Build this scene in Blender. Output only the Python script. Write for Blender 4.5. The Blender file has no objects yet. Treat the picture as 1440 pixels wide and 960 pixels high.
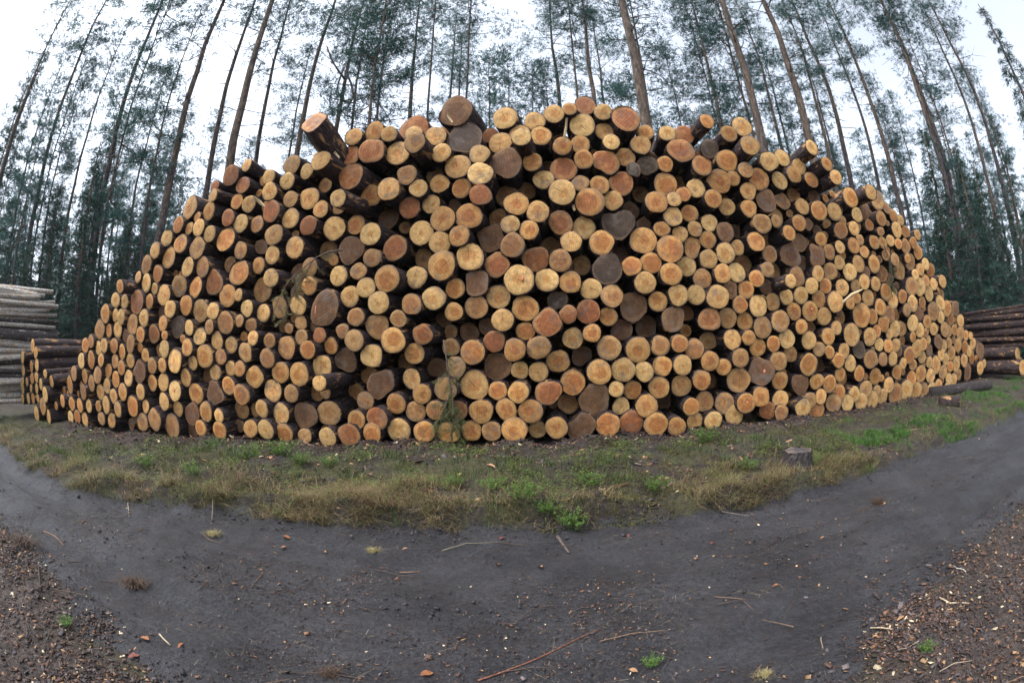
import bpy, math, random
import numpy as np
from mathutils import Matrix, Vector

SEED = 11
rnd = random.Random(SEED)
nr = np.random.RandomState(SEED)
scene = bpy.context.scene
COL = scene.collection
R = math.radians

# ------------------------------------------------------------------ camera (full-frame fisheye lens)
F_PX, PITCH, ROLL, CAM_Z = 668.0, R(1.5), R(-0.7), 1.5      # focal length in pixels of a 1440 px wide frame
cam_d = bpy.data.cameras.new("camera")
cam_d.type = 'PANO'
for holder in (cam_d, getattr(cam_d, 'cycles', None)):
    try:
        holder.panorama_type = 'FISHEYE_EQUISOLID'
        holder.fisheye_lens = F_PX / 1440 * 36.0
        holder.fisheye_fov = math.pi
    except Exception:
        pass
cam_d.sensor_fit = 'HORIZONTAL'
cam_d.sensor_width = 36.0
cam_d.sensor_height = 24.0
cam_d.clip_start = 0.05
cam_d.clip_end = 3000
cam = bpy.data.objects.new("camera", cam_d)
COL.objects.link(cam)
CAM_ROT = Matrix.Rotation(R(90) + PITCH, 4, 'X') @ Matrix.Rotation(ROLL, 4, 'Z')
cam.matrix_world = Matrix.Translation((0, 0, CAM_Z)) @ CAM_ROT
scene.camera = cam

# ------------------------------------------------------------------ sky, sun, exposure
SUN_EL, SUN_AZ = R(66), R(-112)          # azimuth clockwise from +Y: high, behind the camera to the left, veiled by cloud
world = bpy.data.worlds.new("World")
scene.world = world
world.use_nodes = True
wn, wl = world.node_tree.nodes, world.node_tree.links
wn.clear()
sky = wn.new('ShaderNodeTexSky')
sky.sky_type = 'NISHITA'
sky.sun_disc = False
sky.sun_elevation = SUN_EL
sky.sun_rotation = SUN_AZ
sky.air_density = 1.0
sky.dust_density = 3.0
sky.ozone_density = 1.0
bw = wn.new('ShaderNodeRGBToBW')
tint = wn.new('ShaderNodeMixRGB'); tint.blend_type = 'MULTIPLY'; tint.inputs[0].default_value = 1
tint.inputs[2].default_value = (0.91, 0.98, 1.09, 1)
ov = wn.new('ShaderNodeMixRGB'); ov.inputs[0].default_value = 0.86      # overcast: the cloud layer hides most of the blue
wtc = wn.new('ShaderNodeTexCoord')
cl = wn.new('ShaderNodeTexNoise'); cl.inputs['Scale'].default_value = 3.0; cl.inputs['Detail'].default_value = 5
clr = wn.new('ShaderNodeMapRange'); clr.inputs[1].default_value = 0.3; clr.inputs[2].default_value = 0.7
clr.inputs[3].default_value = 0.94; clr.inputs[4].default_value = 1.1
clm = wn.new('ShaderNodeMixRGB'); clm.blend_type = 'MULTIPLY'; clm.inputs[0].default_value = 1
wbg = wn.new('ShaderNodeBackground'); wbg.inputs['Strength'].default_value = 0.15
wo = wn.new('ShaderNodeOutputWorld')
wl.new(sky.outputs[0], bw.inputs[0]); wl.new(bw.outputs[0], tint.inputs[1])
wl.new(sky.outputs[0], ov.inputs[1]); wl.new(tint.outputs[0], ov.inputs[2])
wl.new(wtc.outputs['Generated'], cl.inputs['Vector']); wl.new(cl.outputs[0], clr.inputs[0])
wl.new(ov.outputs[0], clm.inputs[1]); wl.new(clr.outputs[0], clm.inputs[2])
wl.new(clm.outputs[0], wbg.inputs[0]); wl.new(wbg.outputs[0], wo.inputs[0])

sun_d = bpy.data.lights.new("sun", 'SUN')
sun_d.energy = 0.75
sun_d.angle = R(35)
sun_d.color = (1.0, 0.93, 0.80)
sun = bpy.data.objects.new("sun", sun_d)
COL.objects.link(sun)
sdir = Vector((math.sin(SUN_AZ) * math.cos(SUN_EL), math.cos(SUN_AZ) * math.cos(SUN_EL), math.sin(SUN_EL)))
sun.rotation_euler = sdir.to_track_quat('Z', 'Y').to_euler()
scene.view_settings.view_transform = 'Standard'
scene.view_settings.look = 'None'
scene.view_settings.exposure = 2.05
scene.view_settings.gamma = 1.0
scene.view_settings.use_curve_mapping = False
scene.cycles.use_denoising = True
scene.cycles.max_bounces = 4
scene.cycles.diffuse_bounces = 3
scene.cycles.use_adaptive_sampling = True
scene.cycles.adaptive_threshold = 0.025
scene.cycles.transparent_max_bounces = 8

# ------------------------------------------------------------------ survey: photo bearing <-> place
CR = np.array(CAM_ROT.to_3x3())
EYE = np.array([0, 0, CAM_Z])

def bearing(px, py):
    """unit direction from the eye through photo pixel (1440x960)"""
    x, y = px - 720.0, 480.0 - py
    r = math.hypot(x, y) + 1e-9
    th = 2 * math.asin(min(1, r / 2 / F_PX))
    return CR @ np.array([math.sin(th) * x / r, math.sin(th) * y / r, -math.cos(th)])

def to_px(p):
    d = CR.T @ (np.asarray(p, float) - EYE)
    d = d / np.linalg.norm(d)
    th = math.acos(max(-1, min(1, -d[2])))
    r = 2 * F_PX * math.sin(th / 2)
    n = math.hypot(d[0], d[1]) + 1e-9
    return np.array([720 + r * d[0] / n, 480 - r * d[1] / n])

# ------------------------------------------------------------------ numpy value noise
_T = nr.rand(64, 64)
def vnoise(x, y):
    x = np.asarray(x, float); y = np.asarray(y, float)
    xi = np.floor(x).astype(int); yi = np.floor(y).astype(int)
    fx = x - xi; fy = y - yi
    fx = fx * fx * (3 - 2 * fx); fy = fy * fy * (3 - 2 * fy)
    a = _T[xi % 64, yi % 64]; b = _T[(xi + 1) % 64, yi % 64]
    c = _T[xi % 64, (yi + 1) % 64]; d = _T[(xi + 1) % 64, (yi + 1) % 64]
    return (a * (1 - fx) + b * fx) * (1 - fy) + (c * (1 - fx) + d * fx) * fy - 0.5
def fbm(x, y, o=4):
    s = 0; a = 1.0
    for k in range(o):
        s = s + a * vnoise(x * 2 ** k + 17.3 * k, y * 2 ** k + 5.1 * k); a *= 0.5
    return s
def sstep(a, b, x):
    t = np.clip((x - a) / (b - a), 0, 1)
    return t * t * (3 - 2 * t)

# plan of the place (metres): far edge of the track, near edge of the track, front of the log stack
def edge_far(x): return np.interp(x, [-60, -9.4, -6.5, -4.8, -2.9, -1.4, 0, 1.1, 2.7, 5.7, 10.5, 60], [9, 4.1, 3.3, 3.15, 3.6, 3.8, 3.8, 3.8, 3.95, 4.4, 4.8, 9])
def edge_near(x): return np.interp(x, [-60, -6, -3.3, -2.3, -1.45, 0, 1.4, 1.9, 2.5, 3.6, 4.5, 10, 60], [3, 1.75, 1.62, 1.35, 1.1, 0.95, 1.2, 1.55, 1.7, 1.85, 1.9, 2.6, 6])
def face(x): return np.interp(x, [-18, -9.9, -4.8, 0, 4.8, 10.6, 15.6, 22], [5.8, 5.85, 6.15, 6.3, 6.75, 7.75, 9.2, 11.5])
def ground_z(x, y):
    x = np.asarray(x, float); y = np.asarray(y, float)
    e = edge_far(x) + 0.16 * fbm(x * 1.3, y * 0.5 + 3, 3) + 0.07 * vnoise(x * 6, y * 2)
    n = edge_near(x) + 0.2 * fbm(x * 1.7 + 9, y * 0.7, 3)
    on_bank = sstep(-0.06, 0.12, y - e)
    up = sstep(0.2, 1.6, y - e)
    lf = np.interp(x, [-10, -6.5, -3, 0], [0.2, 0.4, 0.8, 1])
    z = (0.17 * on_bank + 0.13 * up) * lf + (0.13 * fbm(x * 2.1, y * 2.1, 4) + 0.05 * vnoise(x * 9, y * 9)) * on_bank
    near = sstep(-0.1, 0.35, n - y)
    z = z + near * (0.05 + 0.07 * fbm(x * 3, y * 3, 4))
    road = (1 - on_bank) * (1 - near)
    mid = (e + n) / 2; half = np.maximum((e - n) / 2, 0.2)
    t = (y - mid) / half
    z = z - road * 0.05 * (np.exp(-((t - 0.45) / 0.2) ** 4) + np.exp(-((t + 0.5) / 0.2) ** 4))
    z = z + road * (0.020 * vnoise(x * 0.8, y * 11) + 0.012 * np.clip(vnoise(x * 1.2 + 7, y * 26), -0.2, 1))
    clod = np.exp(-((y - e) / 0.22) ** 2)
    z = z + clod * (0.07 * np.clip(vnoise(x * 11, y * 11) + 0.1, 0, 1) + 0.04 * np.clip(vnoise(x * 23, y * 23), 0, 1))
    z = z + road * (0.030 * fbm(x * 2.5 + 4, y * 5, 4) + 0.020 * vnoise(x * 14, y * 14))
    far = np.hypot(x, y)
    z = z + 0.5 * sstep(25, 90, far) * fbm(x * 0.05, y * 0.05, 3)
    return z
_GX = np.arange(-14, 20, 0.04); _GY = np.arange(0.0, 12, 0.04)
_GG = ground_z(*np.meshgrid(_GX, _GY, indexing='ij'))
def gz(x, y):
    fx, fy = (x + 14) / 0.04, y / 0.04
    i, j = int(fx), int(fy)
    if 0 <= fx and 0 <= fy and i < len(_GX) - 1 and j < len(_GY) - 1:
        u, v = fx - i, fy - j
        return float((_GG[i, j] * (1 - u) + _GG[i + 1, j] * u) * (1 - v) + (_GG[i, j + 1] * (1 - u) + _GG[i + 1, j + 1] * u) * v)
    return float(ground_z(np.array([x]), np.array([y]))[0])
def on_ground(px, py):
    d = bearing(px, py)
    t = 2.0
    z = 0.1
    for _ in range(25):
        t = (z - CAM_Z) / min(d[2], -0.02)
        p = EYE + d * t
        z = 0.5 * z + 0.5 * gz(p[0], p[1])
    return EYE + d * t

# ------------------------------------------------------------------ node helpers
def new_mat(name):
    m = bpy.data.materials.new(name); m.use_nodes = True
    nt = m.node_tree; nt.nodes.clear()
    out = nt.nodes.new('ShaderNodeOutputMaterial')
    return m, nt, out
class NB:
    def __init__(self, nt): self.nt = nt
    def n(self, t, **kw):
        nd = self.nt.nodes.new(t)
        for k, v in kw.items():
            setattr(nd, k, v)
        return nd
    def link(self, a, b): self.nt.links.new(a, b)
    def put(self, sock, v):
        if v is None: return
        if hasattr(v, 'is_linked') or hasattr(v, 'links'): self.link(v, sock)
        elif sock.type == 'RGBA' and not hasattr(v, '__len__'): sock.default_value = (v, v, v, 1)
        else: sock.default_value = v
    def math(self, op, a, b=None, c=None, clamp=False):
        nd = self.n('ShaderNodeMath', operation=op, use_clamp=clamp)
        self.put(nd.inputs[0], a)
        if b is not None: self.put(nd.inputs[1], b)
        if c is not None: self.put(nd.inputs[2], c)
        return nd.outputs[0]
    def vmath(self, op, a, b=None):
        nd = self.n('ShaderNodeVectorMath', operation=op)
        self.put(nd.inputs[0], a)
        if b is not None: self.put(nd.inputs[1], b)
        return nd.outputs['Value'] if op in ('LENGTH', 'DOT_PRODUCT', 'DISTANCE') else nd.outputs[0]
    def mix(self, f, a, b, blend='MIX'):
        nd = self.n('ShaderNodeMixRGB', blend_type=blend)
        self.put(nd.inputs[0], f); self.put(nd.inputs[1], a); self.put(nd.inputs[2], b)
        return nd.outputs[0]
    def noise(self, vec, scale, detail=4, rough=0.55, dist=0):
        nd = self.n('ShaderNodeTexNoise')
        if vec is not None: self.link(vec, nd.inputs['Vector'])
        nd.inputs['Scale'].default_value = scale; nd.inputs['Detail'].default_value = detail
        nd.inputs['Roughness'].default_value = rough; nd.inputs['Distortion'].default_value = dist
        return nd.outputs[0]
    def vor(self, vec, scale, feature='F1', out='Distance'):
        nd = self.n('ShaderNodeTexVoronoi', feature=feature)
        if vec is not None: self.link(vec, nd.inputs['Vector'])
        nd.inputs['Scale'].default_value = scale
        return nd.outputs[out]
    def rng(self, v, a, b, c=0.0, d=1.0, smooth=True):
        nd = self.n('ShaderNodeMapRange', interpolation_type='SMOOTHSTEP' if smooth else 'LINEAR')
        self.put(nd.inputs[0], v)
        for i, q in enumerate((a, b, c, d)): self.put(nd.inputs[i + 1], q)
        return nd.outputs[0]
    def attr(self, name, out='Vector'):
        nd = self.n('ShaderNodeAttribute'); nd.attribute_name = name
        return nd.outputs[out]
    def geo(self, out='Position'): return self.n('ShaderNodeNewGeometry').outputs[out]
    def bump(self, h, strength, dist):
        nd = self.n('ShaderNodeBump'); nd.inputs['Strength'].default_value = strength; nd.inputs['Distance'].default_value = dist
        self.link(h, nd.inputs['Height']); return nd.outputs[0]
    def bsdf(self, col, rough=0.8, normal=None, spec=0.3):
        nd = self.n('ShaderNodeBsdfPrincipled')
        self.put(nd.inputs['Base Color'], col); self.put(nd.inputs['Roughness'], rough)
        nd.inputs['Specular IOR Level'].default_value = spec
        if normal is not None: self.link(normal, nd.inputs['Normal'])
        return nd.outputs[0]
def C4(r, g, b): return (r, g, b, 1.0)

# ------------------------------------------------------------------ materials
def mat_cut_end():
    m, nt, out = new_mat("sawn_wood"); b = NB(nt)
    uvw = b.attr('uvw'); sap = b.attr('sap', 'Color'); heart = b.attr('heart', 'Color')
    hw = b.attr('sap', 'Alpha'); dirt = b.attr('heart', 'Alpha')
    sep = b.n('ShaderNodeSeparateXYZ'); b.link(uvw, sep.inputs[0])
    flat = b.n('ShaderNodeCombineXYZ'); b.link(sep.outputs[0], flat.inputs[0]); b.link(sep.outputs[1], flat.inputs[1])
    n1 = b.noise(uvw, 1.4, 3)
    rad = b.math('ADD', b.vmath('LENGTH', flat.outputs[0]), b.math('MULTIPLY', b.math('SUBTRACT', n1, 0.5), 0.5))
    hm = b.rng(b.math('SUBTRACT', rad, hw), 0.05, -0.05)
    col = b.mix(hm, sap, heart)
    n0 = b.noise(uvw, 0.8, 2)
    col = b.mix(b.math('MULTIPLY', b.rng(n0, 0.52, 0.68), 0.45), col, b.mix(1, sap, C4(1.2, 1.25, 1.35), 'MULTIPLY'))
    ring = b.math('SINE', b.math('ADD', b.math('MULTIPLY', rad, 62), b.math('MULTIPLY', n1, 5)))
    ringf = b.math('ADD', 0.92, b.math('MULTIPLY', ring, 0.15))
    col = b.mix(1, col, ringf, 'MULTIPLY')
    n2 = b.noise(uvw, 3.2, 5, 0.65)
    col = b.mix(1, col, b.rng(n2, 0.30, 0.70, 0.72, 1.15), 'MULTIPLY')
    # saw marks: fine arcs, direction differs log by log
    ang = b.math('MULTIPLY', sep.outputs[2], 7.31)
    rot = b.n('ShaderNodeVectorRotate', rotation_type='Z_AXIS'); b.link(flat.outputs[0], rot.inputs['Vector']); b.link(ang, rot.inputs['Angle'])
    sr = b.n('ShaderNodeSeparateXYZ'); b.link(rot.outputs[0], sr.inputs[0])
    saw = b.math('SINE', b.math('ADD', b.math('MULTIPLY', sr.outputs[0], 34), b.math('MULTIPLY', n2, 9)))
    col = b.mix(1, col, b.math('ADD', 0.96, b.math('MULTIPLY', saw, 0.06)), 'MULTIPLY')
    # drying crack through the pith on some logs
    wob = b.math('MULTIPLY', b.math('SUBTRACT', n2, 0.5), 0.16)
    crk = b.rng(b.math('ABSOLUTE', b.math('ADD', sr.outputs[1], wob)), 0.012, 0.03, 1, 0)
    ext = b.math('MULTIPLY', b.rng(sr.outputs[0], -0.1, 0.0), b.rng(sr.outputs[0], 0.55, 0.8, 1, 0))
    wn1 = b.n('ShaderNodeTexWhiteNoise', noise_dimensions='1D'); b.link(sep.outputs[2], wn1.inputs['W'])
    has = b.math('GREATER_THAN', wn1.outputs[0], 0.45)
    crk = b.math('MULTIPLY', b.math('MULTIPLY', crk, ext), has)
    col = b.mix(b.math('MULTIPLY', crk, 0.75), col, C4(0.06, 0.035, 0.02))
    # dirt, bark crumbs and resin specks
    n3 = b.noise(uvw, 7, 5, 0.7)
    sp = b.math('MULTIPLY', b.rng(n3, 0.60, 0.68), dirt)
    col = b.mix(sp, col, C4(0.06, 0.045, 0.035))
    n4 = b.noise(uvw, 1.1, 3, 0.6)
    col = b.mix(b.math('MULTIPLY', b.rng(n4, 0.5, 0.72), b.math('MULTIPLY', dirt, 0.8)), col, C4(0.13, 0.10, 0.08))
    edge = b.rng(b.math('ADD', b.vmath('LENGTH', flat.outputs[0]), b.math('MULTIPLY', b.math('SUBTRACT', n3, 0.5), 0.12)), 0.86, 0.97)
    col = b.mix(b.math('MULTIPLY', edge, 0.65), col, C4(0.20, 0.12, 0.07))
    h = b.math('ADD', b.math('MULTIPLY', saw, 0.35), b.math('ADD', n3, b.math('MULTIPLY', ring, 0.15)))
    h = b.math('SUBTRACT', h, b.math('MULTIPLY', crk, 4))
    s = b.bsdf(col, 0.72, b.bump(h, 0.45, 0.004), 0.25)
    b.link(s, out.inputs[0]); return m

def mat_log_bark(name, dark, mid, peel, peel_lo, peel_hi, white=False):
    m, nt, out = new_mat(name); b = NB(nt)
    buv = b.attr('buv')
    mp = b.n('ShaderNodeMapping'); mp.inputs['Scale'].default_value = (1.6, 1.6, 0.8); b.link(buv, mp.inputs['Vector'])
    v = b.vor(mp.outputs[0], 5.5)
    n1 = b.noise(mp.outputs[0], 3.0, 6, 0.65)
    n2 = b.noise(mp.outputs[0], 0.9, 4, 0.6, 0.6)
    col = b.mix(b.rng(n1, 0.3, 0.7), dark, mid)
    col = b.mix(1, col, b.rng(v, 0.0, 0.6, 0.75, 1.15), 'MULTIPLY')
    pk = b.rng(n2, peel_lo, peel_hi)
    peelc = b.mix(b.rng(n1, 0.35, 0.65), peel, tuple(min(1, c * 1.5) for c in peel[:3]) + (1,))
    col = b.mix(pk, col, peelc)
    if white:
        ln = b.n('ShaderNodeMapping'); ln.inputs['Scale'].default_value = (1.0, 1.0, 6.0); b.link(buv, ln.inputs['Vector'])
        lz = b.noise(ln.outputs[0], 1.6, 3, 0.6)
        col = b.mix(b.rng(lz, 0.56, 0.62), col, C4(0.03, 0.027, 0.025))
    h = b.math('ADD', b.math('MULTIPLY', b.math('SUBTRACT', 1, v), 0.7), n1)
    s = b.bsdf(col, 0.82, b.bump(h, 1.0, 0.035), 0.25)
    b.link(s, out.inputs[0]); return m

def mat_trunk():
    m, nt, out = new_mat("pine_trunk_bark"); b = NB(nt)
    tc = b.n('ShaderNodeTexCoord').outputs['Object']
    hh = b.attr('hh', 'Fac')
    mp = b.n('ShaderNodeMapping'); mp.inputs['Scale'].default_value = (1, 1, 0.28); b.link(tc, mp.inputs['Vector'])
    v = b.vor(mp.outputs[0], 15, 'F1')
    n1 = b.noise(mp.outputs[0], 9, 5, 0.65)
    oi = b.n('ShaderNodeObjectInfo').outputs['Random']
    low = b.mix(b.rng(n1, 0.3, 0.7), C4(0.035, 0.027, 0.028), C4(0.115, 0.090, 0.088))
    up = b.mix(b.rng(n1, 0.3, 0.7), C4(0.075, 0.054, 0.042), C4(0.19, 0.138, 0.100))
    t = b.rng(b.math('ADD', b.math('ADD', hh, b.math('MULTIPLY', b.math('SUBTRACT', n1, 0.5), 0.35)), b.math('MULTIPLY', b.math('SUBTRACT', oi, 0.5), 0.30)), 0.22, 0.50)
    col = b.mix(t, low, up)
    col = b.mix(1, col, b.rng(v, 0.05, 0.5, 1.15, 0.62), 'MULTIPLY')
    s = b.bsdf(col, 0.88, b.bump(b.math('SUBTRACT', n1, v), 0.8, 0.03), 0.2)
    b.link(s, out.inputs[0]); return m

def mat_leafy(name, c1, c2, trans=0.3, rough=0.6):
    m, nt, out = new_mat(name); b = NB(nt)
    rv = b.attr('rv', 'Fac')
    oi = b.n('ShaderNodeObjectInfo').outputs['Random']
    col = b.mix(rv, c1, c2)
    col = b.mix(1, col, b.math('ADD', 0.8, b.math('MULTIPLY', oi, 0.4)), 'MULTIPLY')
    d = b.bsdf(col, rough, None, 0.25)
    tr = b.n('ShaderNodeBsdfTranslucent'); b.link(b.mix(1, col, C4(1.0, 1.1, 0.6), 'MULTIPLY'), tr.inputs[0])
    mx = b.n('ShaderNodeMixShader'); mx.inputs[0].default_value = trans
    b.link(d, mx.inputs[1]); b.link(tr.outputs[0], mx.inputs[2]); b.link(mx.outputs[0], out.inputs[0]); return m

def mat_vcol(name, rough=0.7, trans=0.0, noise=0.35, spec=0.3):
    m, nt, out = new_mat(name); b = NB(nt)
    col = b.attr('pc', 'Color')
    n1 = b.noise(b.geo(), 60, 4, 0.6)
    col = b.mix(1, col, b.rng(n1, 0.25, 0.75, 1 - noise, 1 + noise), 'MULTIPLY')
    s = b.bsdf(col, rough, b.bump(n1, 0.4, 0.004), spec)
    if trans:
        tr = b.n('ShaderNodeBsdfTranslucent'); b.link(col, tr.inputs[0])
        mx = b.n('ShaderNodeMixShader'); mx.inputs[0].default_value = trans
        b.link(s, mx.inputs[1]); b.link(tr.outputs[0], mx.inputs[2]); s = mx.outputs[0]
    b.link(s, out.inputs[0]); return m

def mat_ground():
    m, nt, out = new_mat("forest_soil"); b = NB(nt)
    pos = b.geo()
    msk = b.attr('mask', 'Color'); sp = b.n('ShaderNodeSeparateColor'); b.link(msk, sp.inputs[0])
    road, near, under = sp.outputs[0], sp.outputs[1], sp.outputs[2]
    na = b.noise(pos, 1.3, 6, 0.6); nb_ = b.noise(pos, 6, 6, 0.65); nc = b.noise(pos, 32, 5, 0.7); nd = b.noise(pos, 120, 3, 0.7)
    # packed wet mud of the track
    mp = b.n('ShaderNodeMapping'); mp.inputs['Scale'].default_value = (0.5, 2.2, 1); mp.inputs['Rotation'].default_value = (0, 0, R(-6)); b.link(pos, mp.inputs['Vector'])
    streak = b.noise(mp.outputs[0], 2.4, 5, 0.6)
    mud = b.mix(b.rng(na, 0.3, 0.7), C4(0.021, 0.020, 0.023), C4(0.041, 0.039, 0.043))
    mud = b.mix(b.rng(streak, 0.45, 0.72), mud, C4(0.021, 0.019, 0.021))
    mud = b.mix(b.math('MULTIPLY', b.rng(nb_, 0.52, 0.7), 0.6), mud, C4(0.036, 0.027, 0.025))
    mud = b.mix(1, mud, b.rng(nc, 0.3, 0.7, 0.60, 1.35), 'MULTIPLY')
    mud = b.mix(1, mud, b.rng(nd, 0.3, 0.7, 0.70, 1.25), 'MULTIPLY')
    grit = b.rng(b.noise(pos, 75, 4, 0.8), 0.64, 0.72)
    mud = b.mix(b.math('MULTIPLY', grit, 0.5), mud, C4(0.17, 0.14, 0.12))
    # humus of the bank
    soil = b.mix(b.rng(nb_, 0.35, 0.65), C4(0.016, 0.012, 0.011), C4(0.046, 0.034, 0.025))
    soil = b.mix(b.rng(nc, 0.55, 0.7), soil, C4(0.10, 0.075, 0.045))
    moss = b.mix(b.rng(nc, 0.3, 0.7), C4(0.024, 0.024, 0.009), C4(0.070, 0.066, 0.020))
    mossm = b.math('MULTIPLY', b.rng(b.math('ADD', b.math('MULTIPLY', na, 0.6), b.math('MULTIPLY', nb_, 0.4)), 0.46, 0.58), b.math('SUBTRACT', 1, under))
    bank = b.mix(b.math('MULTIPLY', mossm, 0.85), soil, moss)
    litter = b.mix(b.rng(nb_, 0.3, 0.7), C4(0.030, 0.023, 0.020), C4(0.070, 0.050, 0.042))
    litter = b.mix(1, litter, b.rng(nc, 0.3, 0.7, 0.6, 1.5), 'MULTIPLY')
    litter = b.mix(b.math('MULTIPLY', b.rng(na, 0.55, 0.7), 0.5), litter, moss)
    # fresh crumbs of bark at the foot of the stack
    crumbs = b.mix(b.rng(nc, 0.4, 0.65), C4(0.020, 0.014, 0.013), C4(0.055, 0.036, 0.028))
    bank = b.mix(under, bank, crumbs)
    col = b.mix(near, bank, litter)
    rd = b.rng(b.math('ADD', road, b.math('MULTIPLY', b.math('SUBTRACT', nb_, 0.5), 0.55)), 0.38, 0.62)
    col = b.mix(rd, col, mud)
    rough = b.mix(rd, 0.9, b.rng(na, 0.35, 0.65, 0.48, 0.75))
    h = b.math('ADD', b.math('MULTIPLY', nb_, 1.2), b.math('ADD', b.math('MULTIPLY', nc, 0.7), b.math('MULTIPLY', nd, 0.25)))
    s = b.bsdf(col, rough, b.bump(h, 1.0, 0.06), 0.35)
    b.link(s, out.inputs[0]); return m

M = dict(
    cut=mat_cut_end(),
    bark=mat_log_bark("log_bark", C4(0.012, 0.008, 0.009), C4(0.058, 0.036, 0.034), C4(0.24, 0.13, 0.055), 0.57, 0.64),
    birch=mat_log_bark("birch_bark", C4(0.46, 0.41, 0.36), C4(0.80, 0.76, 0.70), C4(0.46, 0.28, 0.13), 0.53, 0.60, True),
    dark_birch=mat_log_bark("dark_birch_bark", C4(0.03, 0.025, 0.025), C4(0.12, 0.10, 0.09), C4(0.45, 0.40, 0.35), 0.60, 0.66),
    old_bark=mat_log_bark("weathered_stump_bark", C4(0.016, 0.012, 0.012), C4(0.050, 0.040, 0.038), C4(0.09, 0.07, 0.06), 0.60, 0.70),
    trunk=mat_trunk(),
    needle=mat_leafy("pine_needles", C4(0.012, 0.048, 0.050), C4(0.034, 0.098, 0.096), 0.26),
    spruce=mat_leafy("spruce_needles", C4(0.008, 0.028, 0.022), C4(0.022, 0.056, 0.040), 0.2),
    grass=mat_vcol("grass_blades", 0.7, 0.25, 0.25),
    plant=mat_vcol("leafy_plants", 0.5, 0.3, 0.2),
    chip=mat_vcol("wood_chips", 0.75, 0, 0.3),
    leaf=mat_vcol("dead_leaves", 0.6, 0.1, 0.3),
    twig=mat_vcol("twigs", 0.8, 0, 0.35),
    ground=mat_ground(),
)
def mat_paint():
    m, nt, out = new_mat("marking_paint"); b = NB(nt)
    n1 = b.noise(b.geo(), 40, 4, 0.7)
    col = b.mix(b.rng(n1, 0.35, 0.65), C4(0.50, 0.11, 0.06), C4(0.58, 0.24, 0.13))
    b.link(b.bsdf(col, 0.7), out.inputs[0]); return m
M['paint'] = mat_paint()

# ------------------------------------------------------------------ mesh helpers
def link_mesh(name, me, parent=None, mw=None):
    o = bpy.data.objects.new(name, me); COL.objects.link(o)
    if parent is not None: o.parent = parent
    if mw is not None: o.matrix_world = mw
    return o
def make_mesh(name, V, F, mats, attrs=None, smooth=False, midx=None):
    me = bpy.data.meshes.new(name)
    V = np.asarray(V, np.float32)
    if isinstance(F, np.ndarray):
        cnt = np.full(len(F), F.shape[1], np.int32); idx = F.astype(np.int32).ravel()
    else:
        cnt = np.fromiter((len(f) for f in F), np.int32, len(F)); idx = np.fromiter((i for f in F for i in f), np.int32, int(cnt.sum()))
    me.vertices.add(len(V)); me.vertices.foreach_set('co', V.ravel())
    me.loops.add(len(idx)); me.loops.foreach_set('vertex_index', idx)
    me.polygons.add(len(cnt)); me.polygons.foreach_set('loop_start', np.concatenate([[0], np.cumsum(cnt)[:-1]]).astype(np.int32))
    try: me.polygons.foreach_set('loop_total', cnt)
    except Exception: pass
    for mt in (mats if isinstance(mats, (list, tuple)) else [mats]): me.materials.append(mt)
    for nm, (typ, arr) in (attrs or {}).items():
        a = me.attributes.new(nm, typ, 'POINT')
        arr = np.asarray(arr, np.float32)
        key = {'FLOAT': 'value', 'FLOAT_VECTOR': 'vector', 'FLOAT_COLOR': 'color'}[typ]
        a.data.foreach_set(key, arr.ravel())
    me.update(calc_edges=True)
    if midx is not None: me.polygons.foreach_set('material_index', np.asarray(midx, np.int32))
    if smooth: me.polygons.foreach_set('use_smooth', np.ones(len(me.polygons), bool))
    me.update()
    return me
def tag(o, label=None, cat=None, group=None, kind=None):
    if label: o['label'] = label
    if cat: o['category'] = cat
    if group: o['group'] = group
    if kind: o['kind'] = kind
    return o
def empty(name, mw):
    o = bpy.data.objects.new(name, None); COL.objects.link(o)
    o.empty_display_size = 0.1
    o.matrix_world = mw
    return o
class Acc:
    """collects geometry with per-vertex attributes"""
    def __init__(self): self.V = []; self.F = []; self.A = {}; self.n = 0
    def add(self, V, F, **attrs):
        V = np.asarray(V, float)
        self.V.append(V); o = self.n
        self.F.extend([tuple(i + o for i in f) for f in F])
        for k, a in attrs.items():
            a = np.asarray(a, float)
            if a.ndim == 0 or (a.ndim == 1 and len(a) != len(V)): a = np.broadcast_to(a, (len(V),) + a.shape)
            self.A.setdefault(k, []).append(a)
        self.n += len(V)
    def mesh(self, name, mats, types=None, smooth=False):
        types = types or {}
        at = {k: (types.get(k, 'FLOAT'), np.concatenate(v)) for k, v in self.A.items()}
        return make_mesh(name, np.concatenate(self.V), self.F, mats, at, smooth)
def tube(pts, rads, seg=6, cap=True):
    pts = [np.asarray(p, float) for p in pts]
    V = []; F = []
    for i, p in enumerate(pts):
        d = pts[min(i + 1, len(pts) - 1)] - pts[max(i - 1, 0)]
        d = d / (np.linalg.norm(d) + 1e-9)
        a = np.cross(d, [0.13, 0.27, 1.0] if abs(d[2]) < 0.9 else [1.0, 0.2, 0.1]); a /= np.linalg.norm(a)
        c = np.cross(d, a)
        for k in range(seg):
            t = 2 * math.pi * k / seg
            V.append(p + rads[i] * (a * math.cos(t) + c * math.sin(t)))
    for i in range(len(pts) - 1):
        for k in range(seg):
            F.append((i * seg + k, i * seg + (k + 1) % seg, (i + 1) * seg + (k + 1) % seg, (i + 1) * seg + k))
    if cap:
        F.append(tuple(range(seg - 1, -1, -1))); F.append(tuple((len(pts) - 1) * seg + k for k in range(seg)))
    return np.array(V), F

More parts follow.
